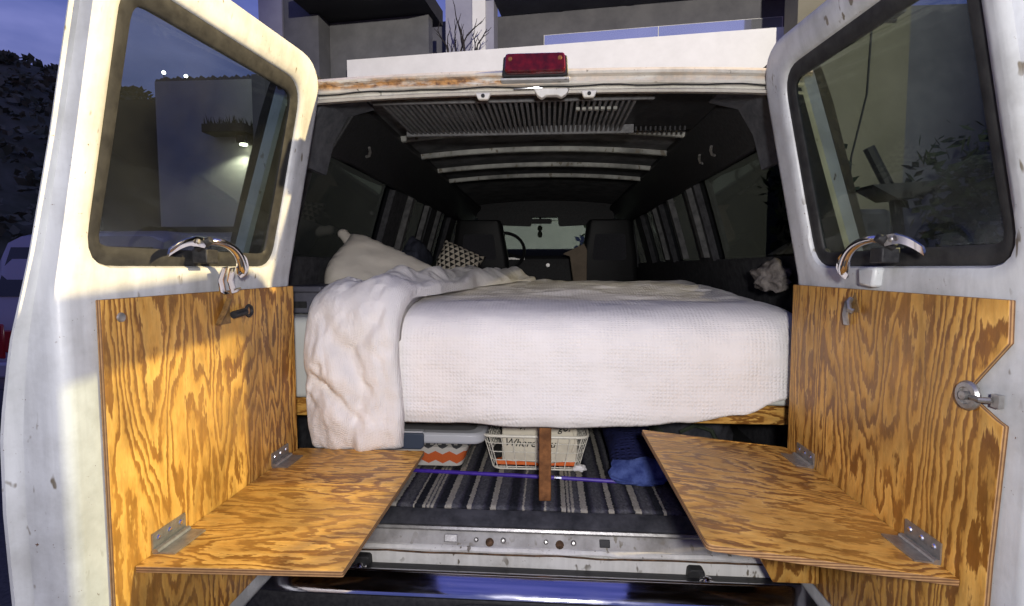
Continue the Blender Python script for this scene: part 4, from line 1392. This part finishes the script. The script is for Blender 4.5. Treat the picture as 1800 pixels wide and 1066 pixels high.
# waffle gauze blanket
PATH = [(1.475, 1.18), (1.478, 1.27), (1.45, 1.305), (1.30, 1.320), (1.0, 1.306), (.7, 1.295), (.4, 1.288), (.27, 1.280), (.18, 1.270), (.12, 1.254), (.084, 1.228), (.066, 1.190), (.058, 1.12), (.056, 1.02), (.058, .95), (.064, .925), (.082, .91)]
cum = [0]
for a, b in zip(PATH, PATH[1:]):
    cum.append(cum[-1] + math.hypot(a[0] - b[0], a[1] - b[1]))
def path_at(s_):
    s_ = max(0, min(cum[-1], s_))
    for i in range(len(PATH) - 1):
        if s_ <= cum[i + 1] + 1e-9:
            t = (s_ - cum[i]) / (cum[i + 1] - cum[i])
            a, b = PATH[i], PATH[i + 1]
            return Vector((lerp(a[0], b[0], t), lerp(a[1], b[1], t))), Vector((b[0] - a[0], b[1] - a[1])).normalized()
def crease(x, z, pts, w, depth):
    best = 9
    for (ax, az), (bx, bz) in zip(pts, pts[1:]):
        a, b, p = Vector((ax, az)), Vector((bx, bz)), Vector((x, z))
        t = max(0, min(1, (p - a).dot(b - a) / (b - a).length_squared))
        best = min(best, (p - (a + (b - a) * t)).length)
    return -depth * math.exp(-(best / w) ** 2)
rc_ = random.Random(21)
BL_CREASE = [([(-.40, 1.08), (-.30, 1.075), (-.22, 1.082)], .006, .006), ([(-.40, 1.00), (-.33, .985), (-.25, .99)], .006, .005),
             ([(-.38, .96), (-.28, .945), (-.15, .95)], .006, .006), ([(.66, 1.22), (.69, 1.12), (.70, 1.08)], .010, .009), ([(.58, 1.02), (.66, 1.06), (.74, 1.12)], .008, .007)]
for k in range(34):
    x0, z0 = rc_.uniform(-.38, .72), rc_.uniform(.95, 1.24)
    l_, a_ = rc_.uniform(.05, .17), rc_.gauss(0, .25) + (1.4 if rc_.random() < .3 else 0)
    BL_CREASE.append(([(x0, z0), (x0 + l_ * .5 * math.cos(a_), z0 + l_ * .5 * math.sin(a_) + rc_.uniform(-.01, .01)), (x0 + l_ * math.cos(a_), z0 + l_ * math.sin(a_))], rc_.uniform(.005, .010), rc_.uniform(.003, .0075)))
HEM = [(-.45, .925), (-.2, .920), (.0, .926), (.2, .930), (.32, .932), (.45, .945), (.6, .978), (.72, 1.022), (.80, 1.04)]
def blanket(u, v):
    x = lerp(-.47, .80, u)
    hem = curve(HEM, x)
    total = cum[-1] - max(0, (hem - .915)) - .006
    # smooth the polyline by averaging neighbours
    s_ = v * total
    pts = [path_at(s_ + d)[0] for d in (-.03, -.015, 0, .015, .03)]
    p = sum(pts, Vector((0, 0))) / 5
    tx = path_at(s_ + .02)[0] - path_at(s_ - .02)[0]
    tx.normalize()
    nrm = Vector((tx.y, -tx.x))
    if p.x > .14 and nrm.y < 0: nrm = -nrm
    if p.x <= .14 and nrm.x > 0: nrm = -nrm
    top = max(0.0, min(1.0, (p.x - .12) / .5))
    h = .0030 * fbm((x * 4, s_ * 4, 2), 2)
    h += top * (.020 * fbm((x * 2.3 + .4 * p.x, p.x * 5.5, 9), 4) + .012 * abs(fbm((x * 3.2, p.x * 7, 4), 3)))
    # vertical drape ripples and horizontal waffle rows on the hanging front
    front = max(0.0, min(1.0, (1.27 - p.y) / .06)) if p.x < .14 else 0.0
    h += front * (.0042 * math.sin(x * 21 + 2.0 * fbm((x * 3, p.y * 3, 0))) * fbm((x * 2.5, p.y * 4, 8)) + .0022 * fbm((x * 9, p.y * 40, 1), 3))
    h += front * .018 * math.exp(-((p.y - .95) / .05) ** 2) * (.5 + .5 * math.sin(x * 9 + 1))
    q = p + nrm * (h + .004)
    if p.x < .16:
        for cpts, w_, d_ in BL_CREASE:
            h += crease(x, p.y, cpts, w_, d_)
    side = max(0.0, (x - .70) / .1)
    return Vector((x - .015 * side * front, q.x + .05 * side * side * front, q.y - .02 * side * side * (1 - front)))
bb = B()
grid(bb, 260, 230, blanket)
o = obj('blanket', bb, M['blanket'], smooth=80)
md = o.modifiers.new('thick', 'SOLIDIFY'); md.thickness = .006; md.offset = -1
tag(o, 'white waffle gauze blanket spread over the bed and hanging down its end', 'blanket')

# folded back duvet at the head side
DP = [(.055, .845), (.046, .87), (.040, 1.0), (.040, 1.12), (.045, 1.20), (.075, 1.262), (.14, 1.296), (.35, 1.300), (.7, 1.306), (1.1, 1.322), (1.35, 1.322)]
DC = [(.04, -.550), (.14, -.545), (.35, -.49), (.7, -.43), (1.1, -.33), (1.35, -.25)]
DW = [(.04, .142), (.14, .150), (.35, .150), (.7, .155), (1.1, .20), (1.35, .22)]
dcum = [0]
for a, b in zip(DP, DP[1:]):
    dcum.append(dcum[-1] + math.hypot(a[0] - b[0], a[1] - b[1]))
def dpath(s_):
    s_ = max(0, min(dcum[-1], s_))
    for i in range(len(DP) - 1):
        if s_ <= dcum[i + 1] + 1e-9:
            t = (s_ - dcum[i]) / (dcum[i + 1] - dcum[i])
            return Vector((lerp(DP[i][0], DP[i + 1][0], t), lerp(DP[i][1], DP[i + 1][1], t)))
def crease(x, z, pts, w, depth):
    best = 9
    for (ax, az), (bx, bz) in zip(pts, pts[1:]):
        a, b, p = Vector((ax, az)), Vector((bx, bz)), Vector((x, z))
        t = max(0, min(1, (p - a).dot(b - a) / (b - a).length_squared))
        best = min(best, (p - (a + (b - a) * t)).length)
    return -depth * math.exp(-(best / w) ** 2)
rc_ = random.Random(33)
DV_CREASE = [([(-.70, 1.085), (-.62, 1.050), (-.57, 1.01), (-.53, .955)], .014, .020), ([(-.70, 1.07), (-.64, 1.03)], .012, .012), ([(-.70, 1.05), (-.66, .99)], .012, .011),
             ([(-.62, 1.21), (-.56, 1.16), (-.52, 1.10), (-.515, 1.0), (-.53, .92), (-.55, .87)], .024, .020),
             ([(-.46, 1.24), (-.50, 1.19), (-.53, 1.16)], .016, .012), ([(-.45, 1.12), (-.44, .95)], .014, .007)]
for k in range(22):
    x0, z0, l_, a_ = rc_.uniform(-.68, -.42), rc_.uniform(.86, 1.24), rc_.uniform(.04, .12), rc_.gauss(1.2, .6)
    DV_CREASE.append(([(x0, z0), (x0 + l_ * math.cos(a_), z0 - l_ * math.sin(a_))], rc_.uniform(.007, .013), rc_.uniform(.002, .006)))
def duvet(u, v):
    s_ = v * dcum[-1]
    p = sum((dpath(s_ + d) for d in (-.03, -.015, 0, .015, .03)), Vector((0, 0))) / 5
    tx = (dpath(s_ + .025) - dpath(s_ - .025)).normalized()
    nrm = Vector((-tx.y, tx.x))                      # outward: -y on the front, +z on top
    a = (u - .5) * 2
    up = 0 if p.x < .10 else p.x
    xc, w = curve(DC, p.x), curve(DW, p.x)
    hang = max(0.0, min(1.0, (1.25 - p.y) / .3)) if p.x < .12 else 0
    w *= 1 + .05 * math.sin(p.y * 14) * hang
    ang = a * math.pi * .5
    x = xc + w * math.sin(ang) * (1 + .03 * fbm((p.y * 6, p.x * 4, a)))
    if p.x < .12: x += (.02 * (1.25 - p.y) if p.y < 1.25 else 0)
    thick = .052 * (abs(math.cos(ang)) ** .45)
    ends = min(1.0, v / .028)
    thick *= math.sqrt(max(0.02, ends * (2 - ends))) * (1 - .35 * max(0, min(1, (p.x - .5) / .8)))
    h = .020 * fbm((x * 6, s_ * 5, 3), 4) + .010 * fbm((x * 14, s_ * 9, 5), 3)
    if p.x < .12:
        z = p.y
        wz, wx = .010 * fbm((x * 9, z * 9, 4), 3), .010 * fbm((x * 9, z * 9, 14), 3)
        for cp, cw, cdp in DV_CREASE:
            h += crease(x + wx, z + wz, cp, cw, cdp)
        h += .012 * math.exp(-(((x + .60) / .06) ** 2 + ((z - .93) / .07) ** 2))
    else:
        h += .022 * math.sin((x - xc) * 34 + p.x * 3 + 2 * fbm((p.x * 3, x * 3, 0))) * math.sin(max(0, min(1, (p.x - .12) / .3)) * 1.57)
    h *= abs(math.cos(ang)) ** .3
    q = p + nrm * (thick + h + .018)
    back = (1 - abs(math.cos(ang)) ** .5)
    q = q - nrm * back * .012
    return Vector((x, q.x, max(q.y, .825)))
bb = B()
vs = grid(bb, 90, 190, duvet)
# close the back of the lobe
bmesh.ops.contextual_create(bb, geom=[e for e in bb.edges if e.is_boundary])
tag(obj('duvet', bb, M['duvet'], smooth=70), 'puffy white duvet end folded over the near corner beside the pillow', 'duvet')

def cushion(name, center, a, b, t, rot, m, lbl, cat, tip=0.0, seed=0, uv=False):
    mt = Matrix.Translation(center) @ Euler(rot, 'XYZ').to_matrix().to_4x4()
    bb = B()
    def side(sg):
        def f(u, v):
            x, y = 2 * u - 1, 2 * v - 1
            k = 1 - .10 * (1 - abs(x) ** 2.2) * abs(y) ** 2 
            k2 = 1 - .13 * (1 - abs(y) ** 2.2) * abs(x) ** 2
            e = max(0.0, (1 - x ** 4)) ** .55 * max(0.0, (1 - y ** 4)) ** .55
            h = t * e + .010 * e * fbm((x * 1.3 + seed, y * 1.3, sg), 2) + .0025 * e * fbm((x * 4 + seed, y * 4, sg * 2), 2)
            edge = min(1 - abs(x), 1 - abs(y))
            h += .0035 * math.exp(-((edge - .14) / .09) ** 2) * math.sin((math.atan2(y, x)) * 23 + seed) * e
            low = 1 - .38 * max(0, -y) ** 2 * abs(x) ** 1.5
            p = Vector((x * a * k2 * low, y * b * k * (1 - .16 * abs(x) ** 3 * (y < 0)), sg * h))
            return mt @ p
        return f
    grid(bb, 56, 44, side(1), uv)
    grid(bb, 56, 44, side(-1), uv)
    bmesh.ops.remove_doubles(bb, verts=bb.verts, dist=.0004)
    if tip:
        c = mt @ Vector((-a * .97, b * .8, 0))
        d = (mt.to_3x3() @ Vector((-1, .45, 0))).normalized()
        rings = []
        for dd, r in ((-.035, .030), (.0, .026), (.02, .022), (.04, .024), (.055, .017), (.062, .004)):
            q = d.orthogonal().normalized(); w = d.cross(q)
            rings.append([c + d * dd + (q * math.cos(z) * r + w * math.sin(z) * r * .8) for z in (2 * math.pi * j / 14 for j in range(14))])
        loft(bb, rings)
    return tag(obj(name, bb, m, smooth=80), lbl, cat)
cushion('pillow', (-.675, .62, 1.352), .225, .172, .098, (R(42), R(23), R(-4)), M['pillow'], 'large cream pillow with a knotted corner leaning on the bed', 'pillow', tip=1, seed=2)
cushion('patterned_pillow', (-.455, 1.30, 1.415), .125, .11, .05, (R(62), R(24), R(0)), M['tri'], 'small pillow printed with black and white triangles', 'pillow', seed=5, uv=True)

def lump(name, c, r, m, lbl, cat, seed=0, rough=.25, parent=None, n=3):
    bb = B()
    bmesh.ops.create_icosphere(bb, subdivisions=n + 1, radius=1)
    for v in bb.verts:
        d = v.co.normalized()
        k = 1 + rough * fbm((d.x * 1.8 + seed, d.y * 1.8, d.z * 1.8), 5)
        v.co = Vector((c[0] + d.x * r[0] * k, c[1] + d.y * r[1] * k, c[2] + max(-.6, d.z) * r[2] * k))
    return tag(obj(name, bb, m, smooth=70), lbl, cat)
lump('knitted_bundle', (.84, .45, 1.358), (.058, .09, .062), M['fur'], 'crumpled grey knit bundle at the right edge of the bed', 'cloth', 3, .4)
lump('dark_blanket', (-.79, 1.75, 1.36), (.09, .22, .22), M['navy'], 'slate blue cloth heap against the left wall behind the pillow', 'cloth', 9, .25)
lump('green_jacket', (-.58, 1.64, 1.27), (.16, .16, .16), M['olive'], 'dark green jacket heaped behind the triangle patterned pillow', 'jacket', 12, .3)
# low boxes along the left wall
bx = thing('side_box', (-.80, .36, 1.24), 'flat grey lidded box on the bed by the left door post', 'box')
bb = B(); box(bb, (-.89, .22, 1.243), (-.735, .62, 1.315)); obj('box_body', bb, M['box_grey'], bx, bevel=.006)
bb = B(); box(bb, (-.895, .21, 1.3155), (-.725, .63, 1.335)); obj('box_lid', bb, M['box_grey'], bx, bevel=.005)
bb = B(); box(bb, (-.825, .214, 1.262), (-.78, .2195, 1.284)); obj('slot', bb, M['rubber'], bx, smooth=0)
# paper bag by the passenger seat
bb = B()
loft(bb, [[(.22, 2.98, 1.26), (.33, 2.98, 1.26), (.33, 3.1, 1.26), (.22, 3.1, 1.26)], [(.185, 2.96, 1.49), (.33, 2.97, 1.545), (.34, 3.06, 1.55), (.20, 3.06, 1.50)], [(.12, 2.97, 1.51), (.30, 2.98, 1.60), (.31, 2.99, 1.60), (.13, 2.98, 1.515)]])
bmesh.ops.translate(bb, verts=bb.verts, vec=(.03, 0, -.0))
pb = obj('paper_bag', bb, M['cardboard'], bevel=.006)
tag(pb, 'tan paper bag propped between the two front seats', 'bag')
bb = B(); box(bb, (.15, 2.9, .66), (.40, 3.15, 1.255)); cs = obj('console_box', bb, M['black_plastic'], bevel=.02)
tag(cs, 'dark storage console standing between the front seats', 'console')
# ornament hanging from the mirror
hg = thing('mirror_ornament', (-.05, 3.69, 1.70), 'dark beaded charm hanging from the rear view mirror', 'ornament')
bb = B(); tube(bb, [(-.05, 3.698, 1.83), (-.05, 3.69, 1.80)], .003, 5); obj('cord', bb, M['ink'], hg)
bb = B(); lathe(bb, [(0, 1.69), (.018, 1.695), (.024, 1.72), (.02, 1.745), (.010, 1.752), (.022, 1.765), (.026, 1.785), (.015, 1.806), (0, 1.81)], 12, Matrix.Translation((-.05, 3.69, 0))); obj('charm', bb, M['olive'], hg)

# ================================================================ under the bed
bb = B()
grid(bb, 60, 80, lambda u, v: Vector((lerp(-.70, .72, u), lerp(.045, 1.9, v), .6595 + .0025 * fbm((u * 9, v * 12, 4)))))
o = obj('rug', bb, M['rug'])
o.modifiers.new('thick', 'SOLIDIFY').thickness = .007
o.modifiers['thick'].offset = 1
tag(o, 'dark rug with pale lengthwise stripes on the van floor', 'rug')
RZ = .668

# clear storage bin with grey lid
bn = thing('storage_bin', (-.42, .56, RZ), 'clear storage bin with a grey lid half hidden under the duvet', 'storage bin')
def rr(x0, x1, y0, y1, r, z): return [(p.x, p.y, z) for p in round_poly([(x0, y0), (x1, y0), (x1, y1), (x0, y1)], r, 5)]
bb = B()
loft(bb, [rr(-.59, -.262, .345, .80, .03, RZ + .001), rr(-.605, -.228, .325, .82, .035, .778)])
o = obj('tub', bb, M['clear'], bn)
bb = B()
loft(bb, [rr(-.635, -.190, .300, .845, .05, .774), rr(-.640, -.184, .295, .850, .055, .782), rr(-.640, -.184, .295, .850, .055, .806), rr(-.632, -.193, .303, .842, .05, .813), rr(-.612, -.222, .335, .82, .045, .813), rr(-.606, -.228, .342, .815, .04, .800)])
lid = obj('lid', bb, M['bin_rim'], bn, bevel=.002, mats=[M['bin_rim'], M['bin_lid']])
for f in lid.data.polygons:
    if abs(f.normal.z) > .8 and len(f.vertices) > 8:
        f.material_index = 1
bb = B(); prism(bb, [(-.60, .814), (-.405, .816), (-.398, .810), (-.398, .768), (-.408, .758), (-.60, .758)], 'y', .280, .2945); h = obj('latch', bb, M['latch_blue'], bn, bevel=.004)
bb = B(); box(bb, (-.60, .278, .817), (-.400, .308, .823)); obj('latch_tab', bb, M['bin_rim'], bn, bevel=.003)
bb = B()
loft(bb, [rr(-.575, -.275, .352, .78, .03, RZ + .006), rr(-.588, -.250, .345, .80, .04, .745), rr(-.57, -.28, .38, .76, .04, .755)])
tag(obj('folded_clothes', bb, M['zigzag']), 'folded orange white and grey zigzag clothes inside the clear bin', 'clothes')

# white wire basket
wb = thing('wire_basket', (0, .53, RZ), 'white wire basket on the striped rug under the bed', 'basket')
bx0, bx1, by0, by1 = -.192, .182, .320, .745
tx0, tx1, ty0, ty1 = -.160, .150, .348, .715
zt, zb = .800, RZ + .004
def rim(x0, x1, y0, y1, r, z): return [Vector((p.x, p.y, z)) for p in round_poly([(x0, y0), (x1, y0), (x1, y1), (x0, y1)], r, 5)]
bb = B(); tube(bb, rim(bx0, bx1, by0, by1, .035, zt), .0055, 8, closed=True); obj('rim', bb, M['wire'], wb)
bb = B(); tube(bb, rim(tx0, tx1, ty0, ty1, .035, zb), .0030, 6, closed=True); obj('bottom_wire', bb, M['wire'], wb)
for t in (.26, .52, .78):
    bb = B(); tube(bb, rim(lerp(tx0, bx0, t), lerp(tx1, bx1, t), lerp(ty0, by0, t), lerp(ty1, by1, t), .035, lerp(zb, zt, t)), .0017, 5, closed=True); obj('wire_ring', bb, M['wire'], wb)
for k in range(9):
    u = .06 + .88 * k / 8
    for (ya, yb) in ((ty0, by0), (ty1, by1)):
        bb = B(); tube(bb, [(lerp(bx0, bx1, u), yb, zt), (lerp(tx0, tx1, u), ya, zb)], .0017, 5); obj('wire', bb, M['wire'], wb)
for k in range(11):
    u = .05 + .9 * k / 10
    for (xa, xb) in ((tx0, bx0), (tx1, bx1)):
        bb = B(); tube(bb, [(xb, lerp(by0, by1, u), zt), (xa, lerp(ty0, ty1, u), zb)], .0017, 5); obj('wire', bb, M['wire'], wb)
    if k % 2 == 0:
        bb = B(); tube(bb, [(tx0, lerp(ty0, ty1, u), zb), (tx1, lerp(ty0, ty1, u), zb)], .0015, 5); obj('wire', bb, M['wire'], wb)

# canvas bag with handwriting, in the basket
tb_ = thing('canvas_bag', (.02, .45, .69), 'cream canvas bag with black handwriting in the wire basket', 'bag')
def bagf(u, v):
    x = lerp(-.128, .145, u)
    y, z = lin([(0, .372), (.35, .360), (.6, .380), (1.0, .57)], v), lin([(0, .690), (.35, .775), (.6, .830), (1.0, .905)], v)
    y += .006 * fbm((x * 9, v * 4, 2)) - .012 * math.sin(u * math.pi)
    z += .010 * fbm((x * 7, v * 3, 6))
    return Vector((x, y, z))
bb = B(); grid(bb, 40, 40, bagf)
o = obj('cloth', bb, M['tote'], tb_, smooth=80)
o.modifiers.new('thick', 'SOLIDIFY').thickness = .004
def on_bag(bm, s=.0022):
    """lay flat lettering (x,z) on the bag's front surface"""
    for v in bm.verts:
        u = (v.co.x + .128) / .273
        best = min((i / 60 for i in range(61)), key=lambda q: abs(bagf(u, q).z - v.co.y))
        p = bagf(u, best)
        v.co = Vector((v.co.x, p.y - s, v.co.y))
    return bm
for txt, size, cx, cz in (('Where you', .040, -.028, .752), ('go!', .036, .098, .808)):
    tm = text_mesh(txt, size, .35, .0003, 0.0)
    bmesh.ops.translate(tm, verts=tm.verts, vec=(cx, cz, 0))
    bmesh.ops.triangulate(tm, faces=tm.faces)
    obj('handwriting', on_bag(tm), M['ink'], tb_, smooth=0)
bb = B()
for pts in ([(-.062, .812), (-.052, .822), (-.046, .812), (-.040, .828), (-.022, .842), (-.010, .838)], [(.0, .820), (.006, .832), (.018, .826), (.014, .816)], [(-.075, .855), (-.068, .862), (-.060, .858), (-.065, .850), (-.075, .855)]):
    tube(bb, [(x, z, 0) for x, z in pts], .0020, 5)
obj('drawn_squiggle', on_bag(bb, .003), M['ink'], tb_)
bb = B(); tube(bb, [(.11, .53, .90), (.125, .39, .85), (.132, .352, .81), (.14, .345, .775), (.128, .345, .74)], .005, 6); obj('drawstring', bb, M['tote'], tb_)
bb = B(); box(bb, (-.150, .366, RZ + .010), (.140, .68, RZ + .026)); tag(obj('red_folder', bb, M['orange'], bevel=.003), 'orange red folder lying flat at the bottom of the wire basket', 'folder')
lump('dark_pouch', (-.145, .41, .715), (.020, .05, .024), M['ink'], 'small dark pouch in the left end of the wire basket', 'pouch', 4, .2, n=2)
lump('crumpled_tissue', (.152, .335, .684), (.022, .014, .013), M['pot'], 'white crumpled tissue by the right corner of the wire basket', 'tissue', 14, .5, n=2)

# purple pole lying across
bb = B(); tube(bb, [(-.45, .292, RZ + .010), (-.1, .275, RZ + .0085), (.1, .262, RZ + .0085), (.33, .240, RZ + .0085)], .0068, 8)
pp = thing('purple_pole', (-.05, .30, RZ), 'thin purple pole lying across the striped rug', 'pole')
obj('pole', bb, M['purple'], pp)
bb = B(); tube(bb, [(.062, .2645, RZ + .0085), (.086, .263, RZ + .0085)], .0078, 8); obj('ferrule', bb, M['chrome'], pp)

# long blue roll
br = thing('blue_roll', (.37, .7, RZ), 'long navy blue quilted roll lying under the bed', 'roll')
def roll_sec(y, rx, rz, j=0.0, k=1.0):
    cx = lerp(.352, .345, y / 1.3)
    out = []
    for q in range(28):
        a = 2 * math.pi * q / 28
        n_ = 1 + j * fbm((math.cos(a) * 1.6, math.sin(a) * 1.6, y * 11))
        out.append((cx + rx * k * math.cos(a) * n_, y + .008 * j * fbm((a, y * 9, 2)) * 10, max(RZ + .002, RZ + rz + rz * k * math.sin(a) * n_)))
    return out
bb = B()
ys = [.262 + 1.1 * i / 60 for i in range(61)]
def rzf(y): return curve([(.24, .036), (.40, .066), (.70, .088), (1.4, .09)], y)
loft(bb, [roll_sec(y, .092 + .003 * math.sin(y * 170), rzf(y) + .0025 * math.sin(y * 170), .05) for y in ys])
obj('quilted_cover', bb, M['blue_mesh'], br)
bb = B()
loft(bb, [roll_sec(y, .098, z, .22, k) for y, z, k in ((.214, .022, .25), (.218, .026, .7), (.228, .032, .95), (.245, .040, 1.05), (.262, .044, 1.04), (.276, .042, .98))])
obj('bunched_end', bb, M['blue_end'], br)

# dark bags on the right
lump('duffel_bag', (.62, .62, .76), (.15, .22, .16), M['dark_cloth'], 'charcoal duffel bag under the bed behind the tilted shelf', 'bag', 6, .25)
lump('olive_sack', (.53, .75, .735), (.10, .22, .14), M['olive'], 'dark olive sack between the blue roll and the charcoal duffel', 'bag', 16, .3)
bb = B()
tube(bb, [(.52, .41, .80), (.57, .40, .83), (.63, .405, .81), (.665, .41, .74)], .008, 6)
tag(obj('duffel_strap', bb, M['olive']), 'olive webbing strap draped over the charcoal duffel bag', 'strap')
bb = B(); lathe(bb, [(0, 0), (.020, 0), (.024, .012), (.012, .02), (.010, .035), (0, .036)], 14, Matrix.Translation((.436, .36, .765)) @ Matrix.Rotation(R(70), 4, 'Y'))
tag(obj('metal_cap', bb, M['chrome']), 'shiny metal cap beside the blue roll under the bed', 'cap')
lump('storage_sack', (-.72, .55, .77), (.10, .25, .13), M['dark_cloth'], 'dark sack behind the left shelf under the bed', 'bag', 21, .3)
